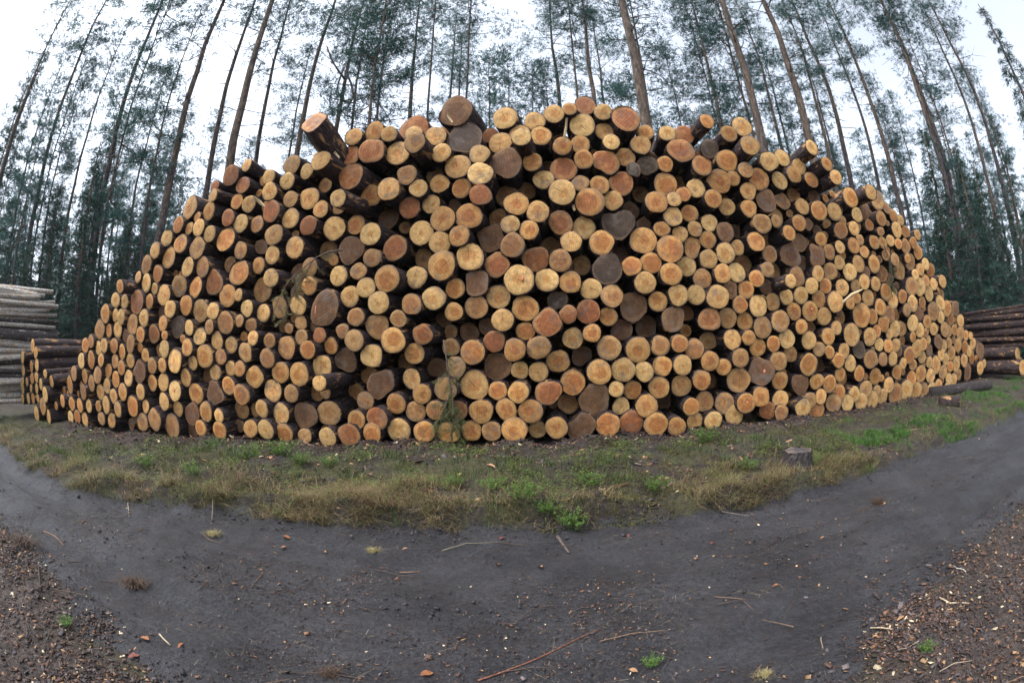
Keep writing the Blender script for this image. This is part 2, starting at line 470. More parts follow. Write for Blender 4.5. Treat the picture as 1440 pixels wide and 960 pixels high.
# ------------------------------------------------------------------ ground and track
def axis_coords(lo, hi, step, far):
    c = list(np.arange(lo, hi + 1e-6, step))
    s = step
    while c[-1] < far: s *= 1.28; c.append(c[-1] + s)
    s = step
    while c[0] > -far: s *= 1.28; c.insert(0, c[0] - s)
    return np.array(c)
def build_ground():
    xs = axis_coords(-9.0, 11.0, 0.06, 900); ys = axis_coords(0.3, 7.0, 0.05, 900)
    X, Y = np.meshgrid(xs, ys, indexing='xy')
    Z = ground_z(X, Y)
    e = edge_far(X) + 0.16 * fbm(X * 1.3, Y * 0.5 + 3, 3); n = edge_near(X) + 0.2 * fbm(X * 1.7 + 9, Y * 0.7, 3)
    road = sstep(-0.15, 0.15, e - Y) * sstep(-0.25, 0.25, Y - n)
    near = sstep(-0.2, 0.3, n - Y)
    fc = face(X)
    under = sstep(0.9, 0.1, fc - Y + 0.7 * fbm(X * 2, Y * 2, 3)) * sstep(-9, -8, X)
    under = np.maximum(under, 0.75 * sstep(12, 20, np.hypot(X, Y)))
    mask = np.stack([road, near, under, np.ones_like(road)], -1).reshape(-1, 4)
    V = np.stack([X, Y, Z], -1).reshape(-1, 3)
    nx, ny = len(xs), len(ys)
    i, j = np.meshgrid(np.arange(nx - 1), np.arange(ny - 1), indexing='xy')
    a = (j * nx + i).ravel()
    Q = np.stack([a, a + 1, a + nx + 1, a + nx], -1)
    isroad = (road.ravel()[Q].mean(1) > 0.5)
    for name, sel in (("ground", ~isroad), ("dirt_road", isroad)):
        q = Q[sel]; u, inv = np.unique(q, return_inverse=True)
        q = inv.reshape(q.shape)
        me = make_mesh(name, V[u], q, M['ground'], {'mask': ('FLOAT_COLOR', mask[u])}, True)
        o = link_mesh(name, me); tag(o, kind='structure')
    bpy.data.objects['ground']['label'] = "mossy bank and litter-covered forest floor around the track"
    bpy.data.objects['dirt_road']['label'] = "dark grey packed mud of the forest track"
build_ground()
# ------------------------------------------------------------------ the log stack, surveyed log by log
# each field: left, top and scale of the surveyed area; then x,y,radius + tone (y pale, o orange tan, t dull tan,
# r reddish, b brown, g grey) + d recessed / p jutting out / u tilted up / * landmark index
FIELDS = [
 (570, 140, 6, "45,250,65y 228,270,75y 90,335,112rd 118,410,85tp 430,170,120b*2 540,330,130g*3 310,345,70rd 352,458,82y 445,565,100y 622,457,88y 870,190,88y 700,350,60rd 803,350,82y 985,285,78y 975,380,82yp 865,550,120b*17 642,628,97y 465,722,76o 645,800,88r 825,768,82td 983,745,72td 1055,515,82o 1138,225,78y 1140,322,78o 1268,157,75y 1385,100,58o 1285,330,65td 1325,430,72o 1192,515,60td 1140,638,84y 1355,565,98r 1312,762,102y*26 958,890,96o 248,605,70td 265,695,75o 112,762,72y 202,862,74y 20,665,80t 45,895,85r 420,910,55bd 1125,870,65bd"),
 (570, 300, 6, "320,40,100o 140,165,97y 545,50,108o 485,178,88o 312,245,88y 155,382,78td 308,430,115o 545,365,112y 735,205,108b 785,20,78td 902,100,75y 1052,132,78o 1118,0,88y 1290,102,98r 1400,240,82y 1192,280,82td 915,275,98t 1082,382,104r 1292,415,92t 760,432,98r 975,555,122y*11 1198,552,97y 1390,580,88o 600,592,104b 778,672,98y 410,632,80o 255,735,96y 75,542,90y 55,775,85t 428,825,75o 605,785,95t 1018,800,105o 828,895,90y 1295,735,80g 1222,905,117r*27 1430,830,85r 345,925,68bd 685,935,70bd"),
 (570, 460, 6, "160,60,85r 350,10,65td 545,45,78bd 82,212,85o 378,153,75t 568,222,100o 742,113,86r 1015,35,75o 920,190,90o 1138,165,95t 1280,282,92o 768,340,114b 262,335,82bd 435,325,85t 55,435,80y 370,515,95t 575,485,118y*10 958,358,72y 1120,390,80y 785,535,77o 952,552,86o 1198,548,102r 1410,480,102o 138,562,80o 92,718,84t 265,700,78t 430,700,80r 632,705,97o 852,685,85o 1072,695,97o 1385,655,82td 165,872,88o 355,890,88o 565,862,82o 732,872,80t 925,870,102o 1115,855,70y 1275,838,88o"),
 (330, 140, 6, "670,190,95ru*1 1012,335,70y 1185,318,78o 1310,243,62y 1160,462,102r 1370,448,95y 962,488,82r 725,472,82yp 615,605,62y 480,560,78t 435,685,68y 92,565,52y 62,715,68r 290,660,58y 305,772,72y 1028,650,102r 885,660,62td 785,735,62td 890,800,85td 895,878,84yp 1118,820,85o 1302,742,92y 1285,670,80bd 635,828,86y 722,915,68o 482,838,66t 115,882,68y 25,862,62o 310,928,88r"),
 (330, 300, 6, "35,80,75y 190,92,68t 470,42,80y 620,102,78r 855,122,96y 1020,30,82o 1138,162,90y 1295,62,82bd 332,182,85t 222,285,62bd 55,308,72t 312,360,72y 210,432,66o 520,285,88y 780,320,82td 985,310,110b*21 1168,375,76t 1340,300,100r*5 335,572,78y 230,670,100td 635,455,75t 540,500,70bd 500,640,75td 630,610,75o 878,527,80y 1060,498,70t 1302,555,108o 1095,618,82y 965,705,85y 770,800,135b*4 1205,755,92y 380,780,80t 535,792,82y 105,805,72y 262,872,75y 1025,875,75t 1215,940,100t 1388,885,70t 400,930,65td 565,945,60t 710,965,55b 15,890,60t 140,965,60t -10,690,60y"),
 (330, 470, 6, "145,5,60y 300,45,62t 430,110,92t 565,5,65t 712,5,65r 810,95,70o 615,125,78o 1022,68,90t 920,-20,60t 88,165,80t 298,208,78t 10,285,75o 138,345,92o 380,315,88o 548,338,98o 715,262,92y 925,225,98b 1178,190,98y 1330,40,105o 1375,240,72td 1080,335,78td 1218,410,118b*23 1010,468,75td 755,450,72yp 680,490,70td 325,480,88y 502,490,75t 50,505,85o 255,615,72y 165,630,60td 380,668,88y 585,680,108b*24 820,642,108t 1120,562,78t 1340,608,84o 1222,705,90r 1030,715,82o 140,790,75o 275,805,82y 405,850,82o 595,880,65t 780,850,82y 975,865,98r 1165,855,82o 1390,835,95y 35,650,80td"),
 (800, 140, 6, "152,95,78r 303,118,68y 112,255,92y 92,370,75o 465,185,108r*18 315,255,68y 605,300,72o 400,390,66y 135,480,76o 335,540,98r 465,500,78o 615,445,78y 490,600,65g 655,560,80g*19 715,465,70bd 825,325,65y 965,325,78r 915,435,100r 780,565,65o 472,710,100r 80,715,68t 272,755,75o 618,725,68td 800,700,90o 930,655,75td 388,825,82y 165,868,112o 528,905,82bd 712,875,90o 868,865,62y 950,795,62o 1065,752,74y 1065,480,65rd 1108,580,82o 1175,425,80gd 1215,232,68op 1360,285,66o 1335,485,88o 1255,678,96o 1210,828,74o 1405,660,60o 1330,905,68y 1330,850,60td"),
 (800, 300, 6, "125,100,92y 270,235,100o 425,110,125g*6 650,85,62bd 785,125,64o 880,25,78y 1020,5,70o 928,160,66y 1065,130,62y 1185,80,68y 1165,225,70o 1320,155,78b 1405,150,55bd 612,245,108o 840,300,110o 1040,285,78t 415,315,78bd 98,435,78td 320,480,122g*7 528,432,82o 695,425,88o 855,512,90o 998,452,82y 1175,385,78y 1325,335,85y 1420,290,62y 198,652,86y 625,592,92y 1112,555,80t 1295,505,76o 1415,498,82y 365,700,92t 565,768,118b*8 758,742,80o 912,698,85y 1078,692,80y 1255,712,98y 1370,655,70b 105,840,115r 308,858,82o 880,875,102b 1005,830,62td 1180,885,95r 1340,880,82t"),
 (800, 460, 6, "185,45,75o 55,115,85y 440,5,92bd 648,0,90bd 340,175,98t 568,165,102o 118,240,82bd 762,145,82t 932,138,72o 1062,185,82t 1200,110,75td 1370,125,82y 245,375,102o 455,375,98y 625,368,80y 780,318,82o 960,318,82y 1190,285,80o 1305,335,68o 220,618,130b*9 395,525,66y 535,542,76o 760,495,88o 945,502,86y 1118,445,80o 1230,465,65td 440,665,70y 650,655,90o 828,640,82bd 1010,670,72o 1140,635,82t 1310,620,88t 110,825,108b 320,820,98o 525,820,98r 735,828,98o 900,790,78o 1075,800,70y 1205,778,78y 1400,770,82y"),
 (1020, 150, 6, "115,185,78y 200,330,78yp 130,528,65t 370,460,80y 480,430,70y 285,618,90o 465,625,72y 580,565,70o 630,500,68y 725,365,62yp 860,490,56op 925,598,62yp 720,615,66o 172,728,72o 348,790,88b*25 210,865,72o 475,805,72td 578,745,62td 650,842,66y 755,755,60bd 792,875,82o 922,885,78y 1055,768,82o 1228,722,62yp 1285,790,78y 1110,910,58y 1190,895,68bd 1305,935,62o 1365,860,50t 1410,915,52o"),
 (1020, 300, 6, "285,95,82t 395,70,80td 470,40,60t 618,78,66o 490,170,72o 262,245,80o 380,222,65td 375,345,70t 540,350,98b*13 625,240,75b 810,225,58o 780,370,90b 850,330,65t 968,285,55y 965,415,58y 1085,270,68o 975,145,68o 1092,138,58y 1130,220,45t 1168,318,52o 1270,245,58o 1320,250,52o 1395,230,52y 1125,425,72y 1055,510,72y 1255,428,72o 885,490,72t 785,525,66y 605,540,80t 525,575,58yp 742,602,68y 645,420,70bd 180,430,80td 315,480,66t 415,480,62td 290,555,70o 350,610,65b 198,640,74o 125,768,70o 272,778,88y 408,740,74y 505,722,66y 640,692,70y 835,620,65o 800,710,72o 908,748,86y 985,628,70y 1095,620,55t 1110,695,50o 1055,760,50o 1170,580,62y 1268,595,58y 1205,712,68y 1355,665,70o 1320,510,70td 575,820,72o 712,818,82o 835,858,76y 965,872,58td 1155,855,100o 1235,870,65o 1310,795,70o 1385,860,72t 1410,735,70y 460,890,88t 170,900,72o 1310,155,40t"),
 (1020, 450, 6, "305,65,90t 642,50,62o 735,70,58td 190,150,62o 275,235,76o 408,205,66o 515,152,78y 705,170,74y 858,128,72o 930,70,58y 1068,125,92y 790,245,62t 888,268,56o 1000,260,66y 548,285,68td 445,345,80t 122,315,78t 280,430,118b*12 95,505,105t 705,375,90o 815,390,60bd 925,365,65o 1055,365,68y 1130,255,70g*22 1225,330,78t 1330,330,58t 1222,140,74y 1310,65,65o 1310,200,55y 1375,180,60o 1415,320,60y 1130,450,65o 1265,475,68o 965,445,60o 980,495,60td 775,525,68o 878,515,74o 640,575,85b 460,518,76o 300,650,80o 175,695,82o 455,670,76y 700,655,68t 805,645,62y 955,612,72o 1085,630,68y 1185,585,74y 1278,598,50y 1380,548,66y 540,715,70td 215,815,78gd 345,795,75r 455,810,66t 640,800,78y 768,782,80o 910,775,78t 1028,765,70y 1142,755,72y 1238,730,72y 1320,700,68y"),
 (1210, 250, 6.857, "385,410,52y 350,495,75y 435,520,58o 550,550,50y 365,635,50o 505,640,60o 455,675,75t 550,715,68o 255,745,55t 320,780,62t 495,790,55o 460,845,85td 570,870,62y 615,845,60y 675,890,66o 530,910,55y 385,915,90td"),
 (1220, 360, 8, "395,460,78o 485,320,105t 595,330,100y 635,260,75o 740,315,70y 845,290,70y 690,420,85y 825,420,60td 505,520,92y 615,520,66o 815,530,88y 740,620,105t 895,590,90o 985,585,78b 425,610,74t 575,655,85b*20 830,695,72y 935,710,70o 1040,740,75y 325,650,85td 145,795,95o 300,815,90y 505,780,95y 590,835,80y 670,750,75o 745,820,75y 865,810,85t 975,830,60o 1045,860,80t 1105,895,60o 390,870,90td 235,920,65y 530,945,65o 670,895,62t 905,900,70t 1170,925,45y"),
 (1240, 470, 8, "155,130,75y 220,40,70td 370,110,105y 465,110,72o 315,225,95o 505,50,55y 530,175,70b 640,85,80b 450,250,72y 245,320,66y 340,330,66t 175,420,80o 335,495,85o 440,445,95o 190,540,58td 155,715,115t 270,675,112y 378,655,95y 465,630,85t 565,610,80y 640,570,70o 555,460,82y 605,350,98y 540,310,65y 670,230,70y 715,280,68y 780,205,80y 715,120,75y 745,60,65t 860,115,78y 935,140,70o 1015,80,65y 980,185,62y 1010,270,62o 925,290,75t 835,340,85y 770,370,60o 690,420,80y 965,430,88b 750,500,70y 805,510,75y 735,575,45y 860,450,65t 1105,180,95b*28 1110,375,75y 1150,330,50y"),
 (180, 220, 6.857, "1010,180,92r 600,500,100t 840,310,55r 805,390,62y 782,500,85o 510,660,80o 580,700,60o 680,580,50o 668,680,80y 795,750,78y 935,790,110o 980,600,80r 365,805,78y 500,840,92o"),
 (180, 340, 6.857, "250,110,82y 390,170,102o 290,300,82o 200,220,90t 665,95,102t 575,265,92y 715,270,100t 835,380,115r 985,230,75td 1070,300,118o*29 970,520,110o 170,395,92y 100,400,60t 485,410,105t 645,455,98o 340,515,100y 85,550,120r 190,570,82o 240,480,62y 320,650,80bd 440,675,88y 575,610,98o 685,670,112t 805,690,85y 975,760,115t 165,755,88y 40,780,100t 355,790,80o 470,850,105g*16 615,820,74y 700,910,85y 785,830,70t 845,930,82y 235,890,90r*30 125,900,80o 365,940,55o 30,940,75b 540,950,50o"),
 (180, 480, 6.857, "985,50,80y 545,60,88o 430,190,118y 370,60,90y 290,90,65td 130,110,75o 105,50,55o 250,240,85t 320,215,75o 75,290,120b*14 25,330,90y 625,195,74y 755,130,115o 910,165,80t 1030,250,85y 555,335,88y 745,340,75bd 835,305,78y 975,415,85o 340,370,85y 235,425,85o 120,480,80y 460,490,100y 370,540,90td 645,490,98o 835,500,110b*15 30,610,102o 195,605,72y 325,570,95y 460,660,78y 615,670,105b 760,655,90o 925,700,78y 165,765,88t 270,750,105t 435,760,120t 585,820,80bd 700,820,76o 920,870,90o 50,770,60bd 1050,830,65bd"),
 (30, 380, 8, "1150,190,85op 1090,355,90y 1165,360,85y 970,530,110o 1035,525,85y 1115,535,85y 990,685,78o 1085,690,98y 895,670,110t 1225,790,115t 815,810,80t 880,855,85y 935,850,90y 1040,855,92o 1125,905,92o 725,885,85o"),
 (30, 490, 8, "1215,120,90y 1045,150,85t 890,125,80o 780,125,100o 690,150,90y 690,250,85o 875,285,100t 965,250,85o 1150,220,88o 1060,345,95o 795,385,90t 705,480,85t 895,495,90y 985,420,85y 1035,535,85y 1160,455,105o 960,625,98y 875,635,65o 760,640,75y 660,640,80o 570,620,80o 1075,650,85y 1015,800,85o 900,775,75t 555,770,75y 705,790,78y 640,770,80o 605,300,85t 555,390,98o 465,590,75o 175,760,82y 305,770,85y 250,650,95t 265,530,85y 340,370,68y 1265,800,60bd"),
]
LEFT_FIELDS = [(30, 380, 8, "130,850,75y"),
 (30, 490, 8, "165,60,68y 175,190,72y 115,200,65o 165,315,60y 270,285,52y 220,400,65y 170,450,62y 65,375,48t 15,110,75y 25,250,66y 15,345,45y 15,440,70y 15,555,58y 80,560,60y 140,550,62o 180,555,48y 115,450,50t 130,340,60o")]

AX = np.array([0.12, 1.0, 0.035]); AX /= np.linalg.norm(AX)
SIDE = np.array([1.0, -0.12, 0]); SIDE /= np.linalg.norm(SIDE)
UPV = np.cross(SIDE, AX)

def on_face(px, py, off):
    """where the line of sight meets the front of the stack (set back by off metres)"""
    d = bearing(px, py); t = 8.0
    for _ in range(40):
        p = EYE + d * t
        want = float(face(p[0])) + off + 0.04 * (p[2] - 0.3)
        t += (want - p[1]) / max(d[1], 0.25) * 0.6
    return EYE + d * t
def read_fields(fields):
    out = []
    for (x0, y0, s, txt) in fields:
        for tok in txt.split():
            tok, _, lm = tok.partition('*')
            a, b_, c = tok.split(',')
            k = len(c)
            while not c[k - 1].isdigit(): k -= 1
            fl = c[k:]; r = float(c[:k]) / s
            px, py = x0 + float(a) / s, y0 + float(b_) / s
            off = rnd.uniform(-0.10, 0.16)
            if fl[0] == 'b': off += 0.08
            fk = max(0.0, min(1.0, (abs(px - 760) - 230) / 220))          # flush at the flanks
            off *= 1 - 0.6 * fk
            if 'd' in fl: off = rnd.uniform(0.38, 0.75) * (1 - 0.62 * fk)
            if 'p' in fl: off = rnd.uniform(-0.50, -0.28)
            if 'u' in fl: off = -0.62
            P = on_face(px, py, off)
            e = 0.05
            q0, q1 = to_px(P - np.array([0, 0, e])), to_px(P + np.array([0, 0, e]))
            rm = r * 2 * e / np.linalg.norm(q1 - q0)
            out.append(dict(P=P, r=rm * 1.10, rp=r, px=px, py=py, tone=fl[0], fl=fl, lm=int(lm) if lm else 0))
    return out
main_logs = read_fields(FIELDS)
left_logs = read_fields(LEFT_FIELDS)

def relax(logs, iters=60):
    """logs are long and nearly parallel: no two may share the same space, so nudge apart what overlaps"""
    uv = np.array([[l['P'] @ SIDE, l['P'] @ UPV] for l in logs]); rr = np.array([l['r'] for l in logs])
    base = uv.copy()
    for it in range(iters):
        d = uv[:, None] - uv[None]; dist = np.hypot(d[..., 0], d[..., 1]) + np.eye(len(uv)) * 9
        need = (rr[:, None] + rr[None]) * 0.965
        ov = np.clip(need - dist, 0, None)
        push = (d / dist[..., None]) * (ov * 0.25)[..., None]
        uv = uv + np.clip(push.sum(1), -0.03, 0.03) + (base - uv) * 0.03
        if it % 3 == 2:
            worst = (ov / rr[:, None]).max(1)
            rr = np.where(worst > 0.10, rr * 0.992, rr)
    for l, q, r2 in zip(logs, uv, rr):
        old = np.array([l['P'] @ SIDE, l['P'] @ UPV]); dq = q - old
        l['P'] = l['P'] + SIDE * dq[0] + UPV * dq[1]; l['r'] = float(r2)
    return uv, rr
relax(left_logs, 20)
uv, rr = relax(main_logs)
for l in main_logs + left_logs:
    g = gz(l['P'][0], l['P'][1])
    if l['P'][2] - l['r'] < g - 0.03: l['P'][2] = g - 0.03 + l['r']

# logs that only show as dark ends deep in the gaps
def fill_gaps():
    out = []
    c = uv.copy(); q = rr.copy()
    lo, hi = c.min(0), c.max(0)
    for k in range(14000):
        p = np.array([rnd.uniform(lo[0], hi[0]), rnd.uniform(lo[1], hi[1])])
        d = np.hypot(c[:, 0] - p[0], c[:, 1] - p[1]) - q
        g = d.min()
        if g < 0.068: continue
        nb = np.argsort(np.hypot(c[:, 0] - p[0], c[:, 1] - p[1]))[:9]
        v = c[nb] - p
        # only inside the stack: neighbours above, to the left and to the right
        if not ((v[:, 1] > 0.0).any() and (v[:, 0] > 0.05).any() and (v[:, 0] < -0.05).any() and (v[:, 1] < 0).any()): continue
        far = np.hypot(v[:, 0], v[:, 1])
        if far[5] > 0.9: continue
        an = np.sort(np.arctan2(v[:, 1], v[:, 0])); gap = np.diff(np.append(an, an[0] + 2 * math.pi)).max()
        if gap > 2.6: continue
        r = min(g * 0.98, rnd.uniform(0.09, 0.16))
        x = p[0]
        base = SIDE * p[0] + UPV * p[1]
        t = 0.0
        off = rnd.uniform(0.3, 0.75) if -2.6 < p[0] < 3.8 else rnd.uniform(0.05, 0.35)
        for _ in range(20):
            P = base + AX * t
            t += (float(face(P[0])) + off + 0.04 * P[2] - P[1]) * 0.8
        P = base + AX * t
        out.append(dict(P=P, r=r, rp=r * 60, px=0, py=0, tone=rnd.choice('ottbo'), fl='td', lm=0))
        c = np.vstack([c, p]); q = np.append(q, r)
    return out
fill_logs = fill_gaps()
def fill_deep():
    """thin logs further back that stop the view through the remaining chinks"""
    out = []
    al = main_logs + fill_logs
    c = np.array([[l['P'] @ SIDE, l['P'] @ UPV] for l in al]); q = np.array([l['r'] for l in al])
    lo, hi = c.min(0), c.max(0)
    G = np.stack(np.meshgrid(np.arange(lo[0], hi[0], 0.06), np.arange(lo[1], hi[1], 0.06)), -1).reshape(-1, 2)
    G = G + nr.uniform(-0.02, 0.02, G.shape)
    for p in G:
        dd = np.hypot(c[:, 0] - p[0], c[:, 1] - p[1])
        if (dd - q).min() < 0.004: continue
        nb = np.argpartition(dd, 8)[:9]; v = c[nb] - p
        an = np.sort(np.arctan2(v[:, 1], v[:, 0])); gap = np.diff(np.append(an, an[0] + 2 * math.pi)).max()
        if gap > 2.5 or dd[nb].max() > 0.75: continue
        base = SIDE * p[0] + UPV * p[1]; t = 0.0
        for _ in range(12):
            P = base + AX * t; t += (float(face(P[0])) + 1.1 + 0.04 * P[2] - P[1]) * 0.85
        r = min(0.15, (dd - q).min() + 0.045)
        out.append(dict(P=base + AX * t, r=r, rp=1, px=0, py=0, tone='t', fl='tdz', lm=0))
        c = np.vstack([c, p]); q = np.append(q, r)
    return out
fill_logs += fill_deep()
def fill_core():
    """the heart of the stack: logs lying a little askew behind the front ones"""
    out = []
    c = np.array([[l['P'] @ SIDE, l['P'] @ UPV] for l in main_logs])
    lo, hi = c.min(0), c.max(0)
    for j, v in enumerate(np.arange(lo[1] + 0.1, hi[1], 0.2)):
        for u in np.arange(lo[0] + 0.2 + 0.12 * (j % 2), hi[0], 0.23):
            p = np.array([u, v]); d = c - p; dd = np.hypot(d[:, 0], d[:, 1])
            col = np.abs(d[:, 0]) < 0.45
            if not col.any() or c[col, 1].max() < v + 0.30 or dd.min() > 0.4: continue
            base = SIDE * u + UPV * v; t = 0.0
            for _ in range(12):
                P = base + AX * t; t += (float(face(P[0])) + 2.3 + 0.04 * P[2] - P[1]) * 0.85
            out.append(dict(P=base + AX * t, r=0.145, rp=1, px=0, py=0, tone='t', fl='tdzc', lm=0))
    return out
fill_logs += fill_core()


TONE = {  # sapwood, heartwood
 'y': ((0.63, 0.380, 0.150), (0.56, 0.270, 0.088)), 'o': ((0.56, 0.295, 0.102), (0.46, 0.182, 0.054)),
 't': ((0.44, 0.245, 0.100), (0.36, 0.165, 0.060)), 'r': ((0.43, 0.205, 0.080), (0.34, 0.122, 0.044)),
 'b': ((0.235, 0.125, 0.062), (0.175, 0.085, 0.040)), 'g': ((0.120, 0.080, 0.053), (0.090, 0.058, 0.038))}
def log_geometry(r, length, tone, seed, lumpy=0.0, seg=20, bark_jit=0.032, jit_bow=0):
    """bark tube and sawn end of one log; axis +Y, front at y = 0, radius r in metres"""
    g = np.random.RandomState(seed)
    th = np.linspace(0, 2 * math.pi, seg, endpoint=False)
    prof = np.ones(seg)
    for k in (2, 3, 4, 5):
        prof += (0.05 + lumpy) / k * g.randn() * np.cos(k * th + g.rand() * 6.3)
    if g.rand() < 0.25 or lumpy > 0.05:                       # a flat or a buttress on one side
        prof += (0.06 + lumpy * 0.8) * np.exp(-((np.angle(np.exp(1j * (th - g.rand() * 6.28)))) / 0.5) ** 2) * g.choice([-1, 1])
    prof /= prof.mean()
    ys = np.array([y for y in (0.0, 0.025, 0.10, 0.28, 0.6, 1.2, 2.4) if y < length - 0.1] + [length])
    V = []; B = []
    lip = 0.95
    V.append(np.stack([r * prof * lip * np.cos(th), np.full(seg, 0.002), r * prof * lip * np.sin(th)], -1))
    B.append(np.stack([np.cos(th) * 1.0, np.sin(th) * 1.0, np.full(seg, seed * 3.7 % 97)], -1))
    bow = g.randn() * (0.012 if jit_bow == 0 else jit_bow)
    for i, y in enumerate(ys):
        rr_ = r * prof * (1 - 0.012 * y) * (1 + bark_jit * g.randn(seg)) * (0.985 if i == 0 else 1)
        V.append(np.stack([rr_ * np.cos(th) + bow * y * y * 0.3, np.full(seg, y) + (0.006 * g.randn(seg) if i == 0 else 0), rr_ * np.sin(th)], -1))
        B.append(np.stack([np.cos(th), np.sin(th), np.full(seg, y / max(r, 0.05) * 0.6 + seed * 3.7 % 97)], -1))
    n = len(V)
    F = []
    for i in range(n - 1):
        for k in range(seg):
            F.append((i * seg + k, i * seg + (k + 1) % seg, (i + 1) * seg + (k + 1) % seg, (i + 1) * seg + k))
    F.append(tuple((n - 1) * seg + k for k in range(seg)))
    bark = (np.concatenate(V), F, np.concatenate(B))
    # the sawn face, a few millimetres proud, with slightly uneven saw cut
    tilt = g.randn(2) * 0.05
    CV = []; U = []
    for f, dz in ((0.965, 0.0), (0.92, -0.004), (0.6, -0.006), (0.3, -0.007)):
        x = r * prof * f * np.cos(th); z = r * prof * f * np.sin(th)
        y = dz + 0.0012 * g.randn(seg) - 0.004
        y = y + x * tilt[0] + z * tilt[1]
        CV.append(np.stack([x, y, z], -1)); U.append(np.stack([f * np.cos(th), f * np.sin(th), np.zeros(seg)], -1))
    CV.append(np.array([[0, -0.0115, 0.0]])); U.append(np.zeros((1, 3)))
    CF = []
    for i in range(3):
        for k in range(seg):
            CF.append((i * seg + (k + 1) % seg, i * seg + k, (i + 1) * seg + k, (i + 1) * seg + (k + 1) % seg))
    for k in range(seg): CF.append((3 * seg + (k + 1) % seg, 3 * seg + k, 4 * seg))
    U = np.concatenate(U); pith = g.randn(2) * 0.07
    U[:, 0] += pith[0]; U[:, 1] += pith[1]; U[:, 2] = (seed * 1.618) % 53
    sap, heart = TONE[tone]
    br = g.uniform(0.64, 0.98); hue = g.uniform(-0.06, 0.06)
    sap = np.array([sap[0] * br * 1.02, sap[1] * br * (0.97 - hue), sap[2] * br * (0.88 - 1.5 * hue), 0])
    heart = np.array([heart[0] * br, heart[1] * br * (0.96 - hue), heart[2] * br * 0.9, 0])
    sap[3] = {'y': g.uniform(0.15, 0.5), 'o': g.uniform(0.35, 0.75), 't': g.uniform(0.2, 0.75), 'r': g.uniform(0.6, 0.95), 'b': g.uniform(0.5, 0.95), 'g': g.uniform(0.3, 0.9)}[tone]
    heart[3] = {'y': g.choice([0.15, 0.35, 0.9]), 'o': g.choice([0.2, 0.45, 0.7]), 't': 0.8, 'r': 0.6, 'b': 1.0, 'g': 1.0}[tone]
    cap = (np.concatenate(CV), CF, U, sap, heart)
    return bark, cap
def log_matrix(P, axis, twist):
    Y = np.asarray(axis, float) / np.linalg.norm(axis)
    X = np.cross(Y, [0, 0, 1.0]); X /= np.linalg.norm(X)
    Z = np.cross(X, Y)
    m = Matrix(((X[0], Y[0], Z[0], P[0]), (X[1], Y[1], Z[1], P[1]), (X[2], Y[2], Z[2], P[2]), (0, 0, 0, 1)))
    return m @ Matrix.Rotation(twist, 4, 'Y')
ATT = {'buv': 'FLOAT_VECTOR', 'uvw': 'FLOAT_VECTOR', 'sap': 'FLOAT_COLOR', 'heart': 'FLOAT_COLOR', 'pc': 'FLOAT_COLOR', 'rv': 'FLOAT', 'hh': 'FLOAT'}
def cap_attrs(c):
    n = len(c[0])
    return dict(uvw=c[2], sap=np.tile(c[3], (n, 1)), heart=np.tile(c[4], (n, 1)))
def log_thing(name, label, group, l, length, seed, bark_mat='bark', lumpy=0.0, axis=None, cat='log', seg=20, jit=0.032):
    bk, cp = log_geometry(l['r'], length, l['tone'], seed, lumpy, seg, jit, 0.03 if jit > 0.05 else 0)
    ax = axis if axis is not None else l['ax']
    root = empty(name, log_matrix(l['P'], ax, l.get('tw', 0)))
    tag(root, label, cat, group)
    a = Acc(); a.add(bk[0], bk[1], buv=bk[2])
    o = link_mesh('bark', a.mesh('bark', M[bark_mat], ATT, True), root)
    a = Acc(); a.add(cp[0], cp[1], **cap_attrs(cp))
    e = link_mesh('cut_end', a.mesh('cut_end', M['cut'], ATT, True), root)
    return root, e

for l in main_logs + fill_logs + left_logs:
    k = 0.0 if 'z' in l['fl'] else 0.025 if l['P'][2] < 3.4 else 0.05
    l['ax'] = AX + np.array([rnd.gauss(0, k), 0, rnd.gauss(0, k * 0.7)])
    l['tw'] = rnd.uniform(0, 6.28)
    if 'c' in l['fl']: l['ax'] = AX + np.array([0.07, 0, 0.02])
    if 'u' in l['fl']: l['ax'] = np.array([0.22, 1.0, -0.42])
    if l['tone'] in 'bg': l['lump'] = 0.09
    elif l['tone'] in 'rt' and rnd.random() < 0.4: l['lump'] = 0.06
    else: l['lump'] = 0.012

